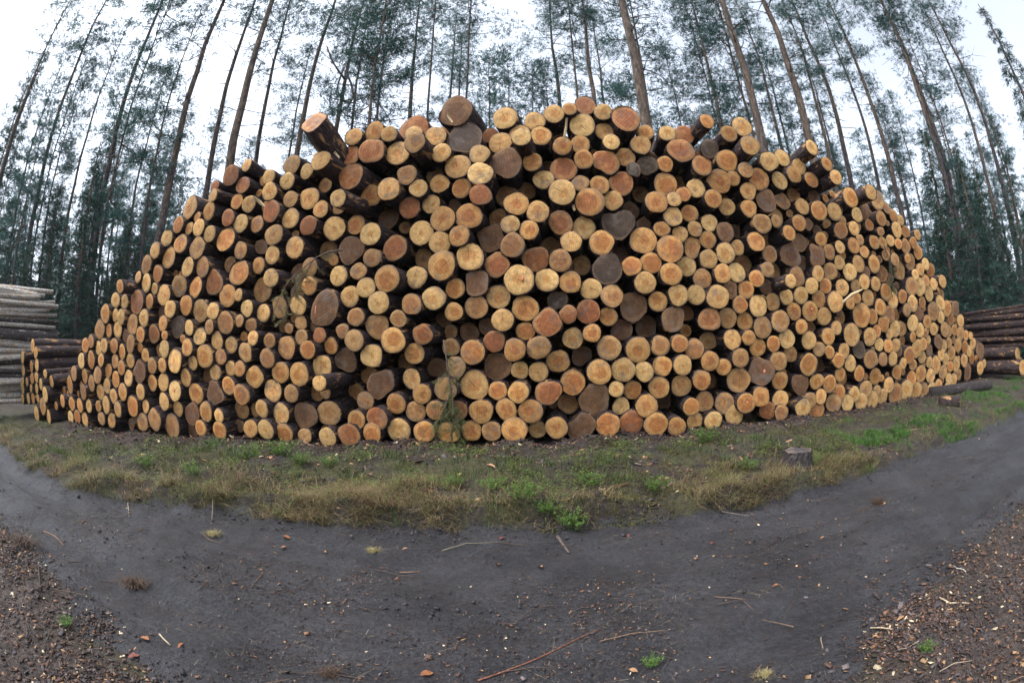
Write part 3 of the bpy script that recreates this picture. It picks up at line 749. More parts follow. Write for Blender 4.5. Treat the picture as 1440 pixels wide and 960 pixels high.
# --- names of the logs that stand out
LAND = {
 1: ("thick reddish log jutting steeply upward at the top left of the stack", "the log jutting steeply upward"),
 2: ("big round brown log end perched on top of the stack, left of centre", "the big brown log perched on top"),
 3: ("large dark grey-brown log end just below the perched brown log", "the dark log under the perched one"),
 4: ("very large dark brown log end with a red painted stripe", "the red-striped dark log"),
 5: ("red wedge-shaped broken log end left of centre", "the broken red wedge-shaped log"),
 6: ("large dark grey shield-shaped log end in the upper middle", "the grey shield-shaped log"),
 7: ("big blackened rough log end right of the stack's middle", "the big blackened rough log"),
 8: ("brown angular six-sided log end right of centre", "the angular six-sided brown log"),
 9: ("very big brown log end near the bottom, right of centre", "the very big brown bottom log"),
 10: ("large pale yellow log end just right of the hanging spruce branch", "the large pale log beside the branch"),
 11: ("large pale log end with an orange paint smear, middle of the stack", "the pale log with orange smear"),
 12: ("big grey-brown log end with one red paint dot, lower right", "the grey-brown log with red dot"),
 13: ("dark brown round log end in the upper right half of the stack", "the dark round upper right log"),
 14: ("dark twisted lumpy log end near the left end of the stack", "the dark twisted left log"),
 15: ("grey-brown saw-scored log end low on the left", "the grey saw-scored left log"),
 16: ("smooth grey log end high in the left flank of the stack", "the smooth grey left log"),
 17: ("wide dark purple-brown log end near the top, in the middle", "the wide dark top-middle log"),
 18: ("large red-brown log end on the crest, right of the highest pale logs", "the red-brown crest log"),
 19: ("small grey weathered log end with pale centre, top right of middle", "the small grey ringed log"),
 20: ("purple-grey log end in the right flank of the stack", "the purple-grey right flank log"),
 21: ("big purple-brown log end left of the broken wedge-shaped log", "the big purple-brown left log"),
 22: ("small dark grey log end low in the right half", "the small dark grey right log"),
 23: ("lumpy brown log end low and left of the hanging spruce branch", "the lumpy brown lower log"),
 24: ("tall oval brown log end in the lower left rows", "the tall oval brown log"),
 25: ("dark purple-brown log end below the jutting logs at top right", "the purple-brown upper right log"),
 26: ("large pale yellow jutting log end in the upper middle", "the large pale upper-middle log"),
 27: ("large reddish log end in the very middle of the stack", "the large reddish centre log"),
 28: ("brown log end standing out at the far right end of the stack", "the brown far right log"),
 29: ("large round orange log end in the upper left flank", "the large orange left-flank log"),
 30: ("small log end with reddish heart at the far left flank", "the small red-hearted left log"),
}
SECT = ["right of", "upper right of", "above", "upper left of", "left of", "lower left of", "below", "lower right of"]
ORD = "first second third fourth fifth sixth seventh eighth ninth tenth eleventh twelfth thirteenth fourteenth fifteenth sixteenth seventeenth eighteenth nineteenth twentieth".split()
ORD += ["twenty-" + w for w in ORD[:9]] + ["thirtieth"] + ["thirty-" + w for w in ORD[:9]] + ["fortieth"]
TW = {'y': 'pale yellow', 'o': 'orange tan', 't': 'dull tan', 'r': 'reddish', 'b': 'brown', 'g': 'grey'}
N_SINGLE = 268
for l in main_logs:
    p = to_px(l['P']); l['sx'], l['sy'] = p[0], p[1]
order = sorted(range(len(main_logs)), key=lambda i: -(main_logs[i]['rp'] * (0.82 if 'd' in main_logs[i]['fl'] else 1) + (100 if main_logs[i]['lm'] else 0)))
single = set(order[:N_SINGLE])
lands = [(l['lm'], l) for l in main_logs if l['lm']]
ranks = {}
for k, L in lands:
    byd = {}
    for i, m in enumerate(main_logs):
        if m is L: continue
        dx, dy = m['sx'] - L['sx'], L['sy'] - m['sy']
        s = int(((math.degrees(math.atan2(dy, dx)) + 22.5) % 360) // 45)
        byd.setdefault(s, []).append((math.hypot(dx, dy), i))
    for s, lst in byd.items():
        for q, (dd, i) in enumerate(sorted(lst)[:15]): ranks.setdefault(i, []).append((dd * (1 + 0.22 * q), k, s, q))
def log_label(i):
    l = main_logs[i]
    if l['lm']: return LAND[l['lm']][0]
    size = 'large' if l['rp'] > 17.0 else 'small' if l['rp'] < 13.2 else 'medium'
    if i in ranks:
        _, k, s, q = sorted(ranks[i])[0]
        nth = "next log" if q == 0 else ORD[q] + " log"
        return f"{size} {TW[l['tone']]} log, {nth} {SECT[s]} {LAND[k][1]}"
    return f"{size} {TW[l['tone']]} log end far out at the {'left' if l['px'] < 720 else 'right'} edge of the stack"
stuff_b, stuff_c = Acc(), Acc()
_simple = {}
def add_stuff(l, seed, length):
    if 'z' in l['fl']:                                        # deep in the pile: a handful of plain shapes, scaled
        key = (seed % 7, length)
        if key not in _simple: _simple[key] = log_geometry(1.0, length, 't', 60 + seed % 7, 0.02, 8)
        bk, cp = _simple[key]; sc = np.array([l['r'], 1.0, l['r']])
        bk = (bk[0] * sc, bk[1], bk[2]); cp = (cp[0] * sc, cp[1], cp[2], cp[3], cp[4])
    else: bk, cp = log_geometry(l['r'], length, l['tone'], seed, l['lump'], 16)
    mw = np.array(log_matrix(l['P'], l['ax'], l['tw']))
    f = lambda v: v @ mw[:3, :3].T + mw[:3, 3]
    stuff_b.add(f(bk[0]), bk[1], buv=bk[2]); stuff_c.add(f(cp[0]), cp[1], **cap_attrs(cp))
painted = {4: [(-0.60, -0.22, 0.045, 0.42)], 11: [(0.25, 0.05, 0.10, 0.20)], 12: [(0.28, 0.0, 0.10, 0.12)]}
extra_paint = [(322, 528), (213, 538), (260, 525), (248, 545), (1139, 436), (1280, 388), (943, 482), (1049, 565), (1015, 408)]
for i, l in enumerate(main_logs):
    L = rnd.uniform(4.0, 4.6)
    if i in single:
        root, end = log_thing("pine_log", log_label(i), "logs of the big stack", l, L, 100 + i, lumpy=l['lump'])
        marks = list(painted.get(l['lm'], []))
        if any(math.hypot(l['px'] - a, l['py'] - c) < 9 for a, c in extra_paint): marks.append((rnd.uniform(-0.2, 0.2), rnd.uniform(-0.1, 0.3), 0.10, 0.15))
        for (u, v, w, h) in marks:                            # sprayed forester's mark on the sawn face, kept upright
            a = Acc(); n = 12; r = l['r']; ca, sa = math.cos(l['tw']), math.sin(l['tw'])
            ring = [(u + w * math.cos(t) * (0.6 + 0.7 * rnd.random()), v + h * math.sin(t) * (0.6 + 0.7 * rnd.random())) for t in np.linspace(0, 6.283, n, endpoint=False)]
            pts = [np.array([x * r * ca - z * r * sa, 0, x * r * sa + z * r * ca]) for x, z in ring]
            tl = np.random.RandomState(100 + i)
            V = [p + np.array([0, -0.020, 0]) for p in pts] + [p + np.array([0, -0.012, 0]) for p in pts]
            F = [tuple(range(n))] + [(k, k + n, (k + 1) % n + n, (k + 1) % n) for k in range(n)]
            a.add(V, F); link_mesh('paint_mark', a.mesh('paint_mark', M['paint']), end)
    else:
        add_stuff(l, 100 + i, L)
for i, l in enumerate(fill_logs): add_stuff(l, 5000 + i, 1.9 if 'c' in l['fl'] else 3.4)
root = empty("log_mass", Matrix.Translation((0, 6.5, 0.3)))
tag(root, "remaining small and recessed pine logs filling the big stack", "logs", kind='stuff')
ob = link_mesh("bark", stuff_b.mesh("bark", M['bark'], ATT, True), root); ob.matrix_parent_inverse = Matrix.Translation((0, -6.5, -0.3))
oc = link_mesh("cut_end", stuff_c.mesh("cut_end", M['cut'], ATT, True), root); oc.matrix_parent_inverse = Matrix.Translation((0, -6.5, -0.3))

# --- the small dark pile at the far left
left_logs.sort(key=lambda l: (round(l['P'][2] * 3), l['P'][0]))
for i, l in enumerate(left_logs):
    lab = f"{'lowest' if i == 0 else 'topmost' if i == len(left_logs) - 1 else ORD[i] + ' from the bottom,'} {TW[l['tone']]}-ended log of the small dark far-left pile"
    log_thing("spruce_log", lab, "logs of the small left pile", l, 4.4, 7000 + i, lumpy=0.01)
def place_log(P, r, ax, tone): return dict(P=np.array(P, float), r=r, ax=np.array(ax, float), tone=tone, tw=rnd.uniform(0, 6.28))
# --- crooked birch pile beyond it
k = 0
zs = []
z = 0.32
while z < 3.05:
    r = rnd.uniform(0.045, 0.072)
    if abs(z - 1.95) < 0.12: r = 0.13
    zs.append((z + r, r)); z += 2 * r * 0.94
for j, (z, r) in enumerate(zs):
    for c in range(2 if j % 2 else 1):
        x = -11.75 - c * 0.09 + rnd.uniform(-0.05, 0.05) - 0.10 * max(0, z - 1.6)
        y0 = 4.1 + rnd.uniform(-0.2, 0.2)
        L = 3.2 + rnd.uniform(-0.45, 0.35) + 0.10 * (2.0 - z)
        dark = r > 0.12 or rnd.random() < 0.15
        l = place_log((x, y0, z), r, (0.10 + rnd.gauss(0, 0.02), 1, rnd.gauss(0.0, 0.02)), 'y' if not dark else 't')
        pos = "top row" if j == len(zs) - 1 else ORD[len(zs) - 1 - j] + " row from top"
        log_thing("birch_log", f"{'dark-barked' if dark else 'white-barked'} birch log, far-left pile, {pos}, {'outer' if c == 0 else 'inner'} one", "logs of the birch pile", l, L, 8000 + k, 'dark_birch' if dark else 'birch', 0.01, None, 'log', 14, 0.06)
        k += 1
# --- the pile beyond the right end
rows = [(428.5, 2.6, 1500, 'o'), (434, 4.2, 1500, 'o'), (443, 5.2, 1500, 't'), (453, 5.4, 1500, 't'), (464, 5.8, 1500, 't'), (474.5, 4.2, 1500, 'o'), (483, 3.6, 1500, 't'), (496.5, 9.0, 1431, 'y'), (516.5, 12.0, 1438, 'y')]
n_r = 0
for q, (py, rp, ex, tone) in enumerate(rows):
    for c in range(2):
        d = bearing(min(ex, 1439), py); X = 15.9 + 0.35 * c
        t = X / d[0]; P = EYE + d * t
        r = rp / 778.0 * np.linalg.norm(P - EYE)
        if ex > 1440: P = P - AX * (1.1 + 0.3 * rnd.random())
        if c: P[1] += rnd.uniform(-0.3, 0.4); P[2] += rnd.uniform(-0.1, 0.1)
        l = place_log(P, float(r), AX + np.array([0, 0, -0.03]), tone)
        lab = f"dark-barked log of the right-hand pile, {'bottom row' if q == 8 else ORD[q] + ' row from top'}, {'nearer' if c == 0 else 'farther'} one"
        log_thing("pine_log", lab, "logs of the right-hand pile", l, 6.0, 9000 + n_r, lumpy=0.01); n_r += 1
# --- two pieces on the ground by the right end
P = on_ground(1392, 548); P[2] += 0.13
Q = on_ground(1338, 556); Q[2] += 0.13
l = place_log(P, 0.13, Q - P, 't')
log_thing("pine_log", "wet dark log lying crosswise on the ground at the right end of the stack", None, l, float(np.linalg.norm(Q - P)) + 0.8, 9100, 'old_bark', lumpy=0.02)
P = on_ground(1348, 572); P[2] += 0.10
l = place_log(P, 0.13, (-0.8, 0.7, 0.0), 'o')
log_thing("log_stub", "short log stub with a torn pale end on the ground at right", None, l, 0.5, 9101, lumpy=0.05, cat='log stub')
# ------------------------------------------------------------------ trees
def unit(v): return v / (np.linalg.norm(v, axis=-1, keepdims=True) + 1e-9)
def slivers(P, D, n, length, width, g, spread=0.8):
    """n needle slivers at each of the points P pointing roughly along D; returns V (k*3,3), tri list, random value per vertex"""
    m = len(P)
    Pn = np.repeat(P, n, 0); Dn = np.repeat(D, n, 0)
    d = unit(Dn + spread * g.randn(m * n, 3))
    s = unit(np.cross(d, g.randn(m * n, 3)))
    L = length * g.uniform(0.6, 1.25, (m * n, 1)); W = width * g.uniform(0.7, 1.3, (m * n, 1))
    o = Pn + g.randn(m * n, 3) * length * 0.25
    V = np.stack([o - s * W / 2, o + s * W / 2, o + d * L], 1).reshape(-1, 3)
    rv = np.repeat(np.clip(np.repeat(g.uniform(0, 1, m), n) * 0.7 + 0.3 * g.uniform(0, 1, m * n), 0, 1), 3)
    return V, rv
def tri_mesh(name, V, rv, mat, extra=None):
    """a mesh of loose triangles, plus (optionally) tubes from an Acc in a second material"""
    nt = len(V) // 3
    F = [tuple(q) for q in np.arange(nt * 3).reshape(-1, 3).tolist()]
    attrs_rv = rv; mid = np.zeros(nt, int); mats = [mat]; hh = np.zeros(len(V))
    if extra is not None and extra.n:
        EV = np.concatenate(extra.V); F = F + [tuple(i + len(V) for i in f) for f in extra.F]
        V = np.concatenate([V, EV]); attrs_rv = np.concatenate([rv, np.full(len(EV), 0.5)])
        mid = np.concatenate([mid, np.ones(len(extra.F), int)]); mats.append(M['trunk'])
        hh = np.concatenate([hh, np.full(len(EV), 0.6)])
    return make_mesh(name, V, F, mats, {'rv': ('FLOAT', attrs_rv), 'hh': ('FLOAT', hh)}, False, mid)
def trunk_geo(H, R0, g, stubs=10, dead_from=0.18, dead_to=0.6, seg=10, lean=0.0):
    nz = 16
    hs = H * np.linspace(0, 1, nz) ** 0.95
    wob = np.cumsum(g.randn(nz, 2) * 0.018 * H / nz * 1.6, 0)
    pts = [np.array([wob[i, 0] + lean * hs[i], wob[i, 1], hs[i] - (0.3 if i == 0 else 0)]) for i in range(nz)]
    rad = [R0 * (1.18 if i == 0 else 1) * (1 - 0.86 * (hs[i] / H) ** 1.1) for i in range(nz)]
    a = Acc()
    V, F = tube(pts, rad, seg); a.add(V, F, hh=np.clip(V[:, 2] / H, 0, 1))
    at = lambda h: np.array([np.interp(h, hs, [p[0] for p in pts]), np.interp(h, hs, [p[1] for p in pts]), h])
    for k in range(stubs):                                   # dead side branches
        h = H * g.uniform(dead_from, dead_to); p = at(h); t = g.uniform(0, 6.28)
        L = g.uniform(0.25, 1.5) * (0.5 + h / H); up = g.uniform(-0.25, 0.45)
        d = np.array([math.cos(t), math.sin(t), up]); q = p + d * L * 0.55 + g.randn(3) * 0.06; e = q + (d + g.randn(3) * 0.35) * L * 0.5
        V, F = tube([p, q, e], [0.022, 0.014, 0.005], 4, False); a.add(V, F, hh=np.full(len(V), h / H * 0.6))
        if L > 0.8:
            V, F = tube([q, q + (d + g.randn(3) * 0.7) * L * 0.4], [0.011, 0.004], 3, False); a.add(V, F, hh=np.full(len(V), h / H * 0.6))
    return a, at, hs
def pine(seed, H, R0, crown0, rmax, nb, tufts, needle=11, stubs=12, nl=0.17):
    """tapered trunk with dead limbs and an airy crown of needle tufts on real branches"""
    g = np.random.RandomState(seed)
    tr, at, hs = trunk_geo(H, R0, g, stubs, 0.12, max(0.3, crown0))
    lim = Acc(); PP = []; DD = []
    for i in range(nb):
        u = (i + g.rand()) / nb
        h = H * (crown0 + (0.995 - crown0) * u)
        prof = (0.35 + 0.65 * math.sin(math.pi * min(1, 0.25 + 0.55 * u))) * (1 - u ** 3 * 0.72)
        L = rmax * prof * g.uniform(0.55, 1.15)
        t = i * 2.4 + g.randn() * 0.5
        up = -0.12 + 0.65 * u + g.randn() * 0.15
        d = unit(np.array([math.cos(t), math.sin(t), up]))
        p0 = at(h); pts = [p0]
        for s in range(4):
            d = unit(d + g.randn(3) * 0.16 + np.array([0, 0, 0.05])); pts.append(pts[-1] + d * L / 4)
        V, F = tube(pts, [0.03 * (0.5 + L / 3), 0.022, 0.015, 0.010, 0.005], 4, False); lim.add(V, F)
        pts = np.array(pts)
        nclump = max(2, int(L * 2.3))
        for c in range(nclump):                              # clumps of tufts on side twigs
            s = g.uniform(0.4, 1.0); q = pts[0] + 0; k = min(3, int(s * 4)); q = pts[k] + (pts[k + 1] - pts[k]) * (s * 4 - k)
            o = g.randn(3) * np.array([0.30, 0.30, 0.10]) * (0.35 + 0.25 * L)
            e = q + o + np.array([0, 0, 0.08])
            V, F = tube([q, e], [0.008, 0.004], 3, False); lim.add(V, F)
            m = max(3, int(tufts * g.uniform(0.6, 1.4)))
            pp = e + g.randn(m, 3) * np.array([0.28, 0.28, 0.12]) * g.uniform(0.7, 1.3)
            PP.append(pp); DD.append(unit(pp - e + np.array([0, 0, 0.12])))
    P = np.concatenate(PP); D = np.concatenate(DD)
    V, rv = slivers(P, D, needle, nl * 1.1, 0.026, g)
    tm = tr.mesh("trunk", M['trunk'], ATT, True)
    cm = tri_mesh("crown", V, rv, M['needle'], lim)
    return tm, cm
def spruce(seed, H, rmax, nb, dense, base=0.04):
    g = np.random.RandomState(seed)
    tr, at, hs = trunk_geo(H, 0.011 * H + 0.03, g, 3, 0.03, 0.1, 8)
    lim = Acc(); PP = []; DD = []
    for i in range(nb):
        u = (i + g.rand()) / nb; h = H * (base + (0.99 - base) * u)
        L = rmax * (1 - u) ** 0.85 * g.uniform(0.65, 1.15) + 0.12
        t = i * 2.4 + g.randn() * 0.4
        p0 = at(h); d = np.array([math.cos(t), math.sin(t), 0.12]); pts = [p0]
        for s in range(4):
            pts.append(pts[-1] + unit(d + np.array([0, 0, -0.16 * s + (0.25 if s == 3 else 0)])) * L / 4)
        V, F = tube(pts, [0.02, 0.015, 0.01, 0.007, 0.003], 3, False); lim.add(V, F)
        pts = np.array(pts); m = max(6, int(L * dense))
        s = g.uniform(0.12, 1.0, m) ** 0.8 * 3.999; k = s.astype(int); q = pts[k] + (pts[np.minimum(k + 1, 4)] - pts[k]) * (s - k)[:, None]
        sidev = np.array([-math.sin(t), math.cos(t), 0])
        w = (1 - s / 5.5) * L * 0.30
        q = q + sidev * (g.randn(m) * w)[:, None] - np.array([0, 0, 1]) * np.abs(g.randn(m) * 0.10)[:, None]
        PP.append(q); DD.append(unit(np.array([math.cos(t), math.sin(t), -0.5]) + 0.5 * g.randn(m, 3)))
    P = np.concatenate(PP); D = np.concatenate(DD)
    V, rv = slivers(P, D, 6, 0.20, 0.03, g, 0.6)
    return tr.mesh("trunk", M['trunk'], ATT, True), tri_mesh("crown", V, rv, M['spruce'], lim)

TALL = [pine(21 + k, 26.0, 0.17, (0.66, 0.68, 0.72, 0.62)[k], 2.2, 30, 14, 9, 34) for k in range(4)]            # tall, bare-stemmed
MID = [pine(41 + k, 19.0, 0.11, (0.36, 0.45, 0.28, 0.52, 0.33)[k], (1.9, 1.7, 2.1, 1.8, 1.6)[k], (42, 36, 46, 32, 50)[k], 15, 9, 26) for k in range(5)]
THIN = [pine(61 + k, 13.0, 0.07, 0.38, 1.15, 34, 16, 8, 12, 0.15) for k in range(3)]
SPR = [spruce(81, 9.0, 1.7, 90, 26), spruce(82, 6.0, 1.35, 70, 26), spruce(83, 14.0, 2.0, 120, 24)]
KEEP = []
def tree(proto, x, y, H, H0, label, group, name="pine_tree", fat=1.0):
    root = empty(name, Matrix.Translation((x, y, gz(x, y) - 0.02)))
    root.rotation_euler = (rnd.gauss(0, 0.012), rnd.gauss(0, 0.012), rnd.uniform(0, 6.28))
    tag(root, label, 'tree', group)
    s = H / H0
    for nm, me in zip(("trunk", "crown"), proto):
        o = link_mesh(nm, me, root); o.scale = (s * fat, s * fat, s) if nm == 'trunk' else (s, s, s)
    return root
# trees that can be told apart: photo x, y on the stem, stem width in photo pixels, kind, what is said of it
NAMED = [
 (90, 160, 8, 'T', "slender leaning-looking pine with ochre stem at the far left, left of a thinner one"),
 (165, 220, 9, 'T', "pine with bare reddish lower stem, second large stem from the left edge"),
 (255, 180, 12, 'T', "dark-stemmed pine rising behind the left shoulder of the log stack"),
 (315, 130, 9, 'T', "pale ochre pine stem just left of the thick dark pine"),
 (337, 130, 16, 'T', "thick pine with dark lower bark behind the upper left logs"),
 (385, 110, 8, 'T', "straight pine stem just right of the thick dark left pine"),
 (430, 110, 9, 'T', "reddish pine stem left of the steeply jutting log"),
 (482, 120, 9, 'T', "pine with curled dead branches behind the steeply jutting log"),
 (507, 100, 5, 'M', "thin pine right of the stem with curled branches"),
 (530, 100, 6, 'M', "thin grey pine behind the crest, second right of the curled branches"),
 (543, 95, 5, 'M', "slim straight pine left of the pale forked-looking stem"),
 (585, 80, 8, 'T', "pale crooked pine stem behind the crest left of the perched brown log"),
 (613, 80, 4, 'M', "very thin pine just left of the twin stems above the perched log"),
 (635, 80, 6, 'T', "left one of the twin pine stems above the perched brown log"),
 (645, 80, 6, 'T', "right one of the twin pine stems above the perched brown log"),
 (655, 90, 4, 'M', "thin pine just right of the twin stems"),
 (790, 80, 8, 'T', "pine stem right of the bright gap in the sky"),
 (804, 80, 4, 'M', "thin dark pine just right of the stem beside the sky gap"),
 (828, 80, 9, 'T', "pale pine stem above the highest logs of the crest"),
 (842, 80, 6, 'T', "darker pine stem right beside the pale one above the crest"),
 (893, 60, 5, 'M', "thin pine hugging the left side of the thick grey-brown stem"),
 (907, 100, 17, 'T', "thick grey-brown pine stem rising right behind the crest"),
 (950, 100, 4, 'M', "thin bare pine right of the thick grey-brown stem"),
 (985, 80, 6, 'T', "slender pine behind the dip in the right crest"),
 (1003, 120, 4, 'M', "very thin pine behind the dip in the right crest"),
 (1035, 90, 5, 'M', "thin leaning pine left of the two thick right-hand stems"),
 (1055, 110, 14, 'T', "thick grey pine stem behind the right crest"),
 (1078, 110, 7, 'T', "reddish slim pine between the two thick right-hand stems"),
 (1108, 90, 15, 'T', "thick ochre pine stem right of the thick grey one"),
 (1165, 110, 8, 'T', "straight pine stem behind the jutting top right logs"),
 (1192, 110, 6, 'T', "slim pine right of the jutting top right logs"),
 (1222, 130, 8, 'T', "pine stem above the step in the right crest"),
 (1300, 150, 10, 'T', "reddish pine stem standing clear of the right end of the stack"),
 (1318, 150, 6, 'M', "dark slim pine just right of the clear reddish stem"),
 (1372, 200, 7, 'T', "pine near the right edge with foliage high up"),
 (1405, 220, 8, 'T', "grey pine stem close to the right edge of the view"),
 (1350, 300, 10, 'T', "heavy dark pine stem above the right-hand pile"),
 (150, 300, 6, 'M', "dark thin pine left of the stack's left shoulder"),
 (60, 280, 6, 'M', "thin dark pine near the left edge above the birch pile"),
 (205, 330, 6, 'M', "dim slim pine in the shade left of the stack"),
 (740, 140, 4, 'S', "small bushy pine in the bright gap behind the crest"),
 (765, 130, 4, 'S', "slightly taller young pine in the bright sky gap"),
 (690, 150, 4, 'S', "low young pine at the left side of the bright sky gap"),
 (715, 150, 3, 'S', "faint slender young pine in the middle of the sky gap"),
]
taken = []
for (px, py, w, kind, lab) in NAMED:
    d = bearing(px, py); az = math.atan2(d[0], d[1])
    diam = {'T': 0.30 + 0.008 * w, 'M': 0.17, 'S': 0.14}[kind]
    ang = w / 690.0
    el = math.asin(d[2])
    dist = diam / ang * math.cos(el) * 0.9
    dist = max(13.2 / max(math.cos(az), 0.45), min(dist, 46))
    x, y = dist * math.sin(az), dist * math.cos(az)
    lo = float(face(x)) + 5.3
    if y < lo and -10 < x < 18: x *= lo / y; y = lo
    if kind == 'T': pr = TALL[rnd.randrange(4)]; H = rnd.uniform(24, 29); H0 = 26.0; fat = diam / 2 / 0.155 * 26 / H
    elif kind == 'M' and abs(az) < R(17): pr = TALL[rnd.randrange(4)]; H = rnd.uniform(25, 29); H0 = 26.0; fat = 0.09 / 0.155 * 26 / H
    elif kind == 'M': pr = MID[rnd.randrange(5)]; H = rnd.uniform(17, 23); H0 = 19.0; fat = diam / 2 / 0.10 * 19 / H
    else: pr = THIN[rnd.randrange(3)]; H = math.hypot(x, y) * rnd.uniform(0.66, 0.76) + 1.5; H0 = 13.0; fat = 1.0
    t = tree(pr, x, y, H, H0, lab, "pines behind the stack", fat=min(fat, 1.9))
    if 'curled' in lab and 'with curled' in lab:
        KEEP.append((t, x, y))
    taken.append((x, y))
# the curled dead branches on one pine
for (t, x, y) in KEEP:
    rr_ = math.hypot(x, y)
    inv = t.matrix_basis.inverted()
    for pts in ([(486, 100), (494, 118), (497, 136), (490, 150), (478, 158), (466, 152), (463, 138)], [(484, 95), (478, 110), (474, 125), (480, 140), (488, 146)], [(485, 112), (476, 100), (466, 84), (460, 66)]):
        w3 = []
        for k, (a, c) in enumerate(pts):
            d = bearing(a, c); w3.append(EYE + d * (rr_ / math.hypot(d[0], d[1]) - 0.15 - 0.25 * math.sin(k)))
        loc = [np.array(inv @ Vector(p)) for p in w3]
        V, F = tube(loc, [0.05 - 0.028 * k / len(loc) for k in range(len(loc))], 6)
        a = Acc(); a.add(V, F, hh=np.full(len(V), 0.1))
        link_mesh("curled_branch", a.mesh("curled_branch", M['trunk'], ATT, True), t)
# the wood behind: pines and spruces that nothing tells apart share the words for their part of the wood
def spot(azd, left):
    if left: return "behind the birch pile" if azd < -60 else "between birch pile and stack" if azd < -53 else "behind the stack's left shoulder"
    return "at the right edge" if azd > 62 else "above the right-hand pile" if azd > 55 else "behind the stack's right shoulder"
def zone(az):
    return 'left' if az < -30 else 'right' if az > 30 else 'middle'
made = 0; tries = 0
while made < 250 and tries < 9000:
    tries += 1
    az = R(rnd.uniform(-76, 76) if rnd.random() < 0.55 else rnd.choice((-1, 1)) * rnd.uniform(26, 72)); dist = rnd.uniform(19, 80)
    x, y = dist * math.sin(az), dist * math.cos(az)
    if y < 9 or (y < float(face(min(max(x, -15), 20))) + 7 and abs(x) < 20): continue
    azd = math.degrees(az)
    gap = -7 < azd < 5
    if gap and (dist < 48 or rnd.random() < 0.75): continue
    if azd < -57 and rnd.random() < 0.35: continue
    if -24 < azd < 26 and dist < 34: continue
    if min((x - a) ** 2 + (y - c) ** 2 for a, c in taken) < 2.0 ** 2: continue
    taken.append((x, y)); made += 1
    pick = rnd.random()
    if gap: pr, H, H0 = THIN[rnd.randrange(3)], min(26, dist * rnd.uniform(0.46, 0.6)), 13.0
    elif pick < 0.30: pr, H, H0 = TALL[rnd.randrange(4)], rnd.uniform(19, 25), 26.0
    elif pick < 0.86: pr, H, H0 = MID[rnd.randrange(5)], rnd.uniform(14, 21), 19.0
    else: pr, H, H0 = THIN[rnd.randrange(3)], rnd.uniform(9, 15), 13.0
    if -24 < azd < 26: H = min(H, dist * rnd.uniform(0.42, 0.66))
    where = ("at the far left edge" if azd < -58 else "left of the stack's left shoulder" if azd < -42 else "above the stack's left shoulder" if azd < -26 else "left of the jutting log" if azd < -19 else
             "behind the left crest" if azd < -8 else "in the bright sky gap" if azd < 6 else "behind the highest logs" if azd < 16 else "behind the right crest" if azd < 28 else "behind the jutting right logs" if azd < 38 else
             "above the stack's right shoulder" if azd < 50 else "above the right-hand pile" if azd < 60 else "at the far right edge")
    sz = 'tall' if H > 19.5 else 'short young' if H < 14 else 'mid-height'
    fr = 'nearer' if dist < 50 else 'distant'
    tree(pr, x, y, H, H0, f"{sz} slender pine in the {fr} wood {where}", f"{sz} pines in the {fr} wood {where}")
for q in range(230):                                          # thick young growth close beside both ends of the stack
    sgn = -1 if q % 2 else 1
    az = R(sgn * rnd.uniform(44, 70)); dist = rnd.uniform(20, 48)
    x, y = dist * math.sin(az), dist * math.cos(az)
    if min((x - a) ** 2 + (y - c) ** 2 for a, c in taken) < 1.2 ** 2: continue
    taken.append((x, y)); k = rnd.choice([0, 0, 1]); H0 = (9.0, 6.0)[k]; H = H0 * rnd.uniform(0.65, 1.15); side = 'left' if x < 0 else 'right'
    tree(SPR[k], x, y, H, H0, f"{('dark middle-sized', 'small dark')[k]} {'nearer' if dist < 29 else 'farther'} spruce in the understorey {spot(math.degrees(az), x < 0)}", f"{('middle-sized', 'small')[k]} {'nearer' if dist < 29 else 'farther'} spruces {spot(math.degrees(az), x < 0)}", name="spruce_tree")
made = 0; tries = 0
while made < 60 and tries < 9000:
    tries += 1
    sgn = -1 if rnd.random() < 0.52 else 1
    az = R(sgn * rnd.uniform(38, 80)); dist = rnd.uniform(17, 60) if rnd.random() < 0.75 else rnd.uniform(40, 90)
    x, y = dist * math.sin(az), dist * math.cos(az)
    if y < 5.5 + 0.15 * abs(x): continue
    if abs(x) < 20 and y < 14: continue
    if min((x - a) ** 2 + (y - c) ** 2 for a, c in taken) < 1.5 ** 2: continue
    taken.append((x, y)); made += 1
    k = rnd.choice([0, 0, 1, 2])
    pr = SPR[k]; H0 = (9.0, 6.0, 14.0)[k]; H = H0 * rnd.uniform(0.7, 1.15)
    side = 'left' if x < 0 else 'right'
    tree(pr, x, y, H, H0, f"{('dark middle-sized', 'small dark', 'tall dark')[k]} {'nearer' if dist < 29 else 'farther'} spruce in the understorey {spot(math.degrees(az), x < 0)}", f"{('middle-sized', 'small', 'tall')[k]} {'nearer' if dist < 29 else 'farther'} spruces {spot(math.degrees(az), x < 0)}", name="spruce_tree")
# the two full conifers that close the view at the outer edges
for (px, py, dist, H, lab) in ((2, 250, 30, 20, "dense green conifer cut by the left edge of the view"), (1436, 120, 34, 24, "dense blue-green conifer cut by the right edge of the view")):
    d = bearing(px, py); az = math.atan2(d[0], d[1])
    tree(SPR[2], dist * math.sin(az), dist * math.cos(az), H, 14.0, lab, None, name="spruce_tree")
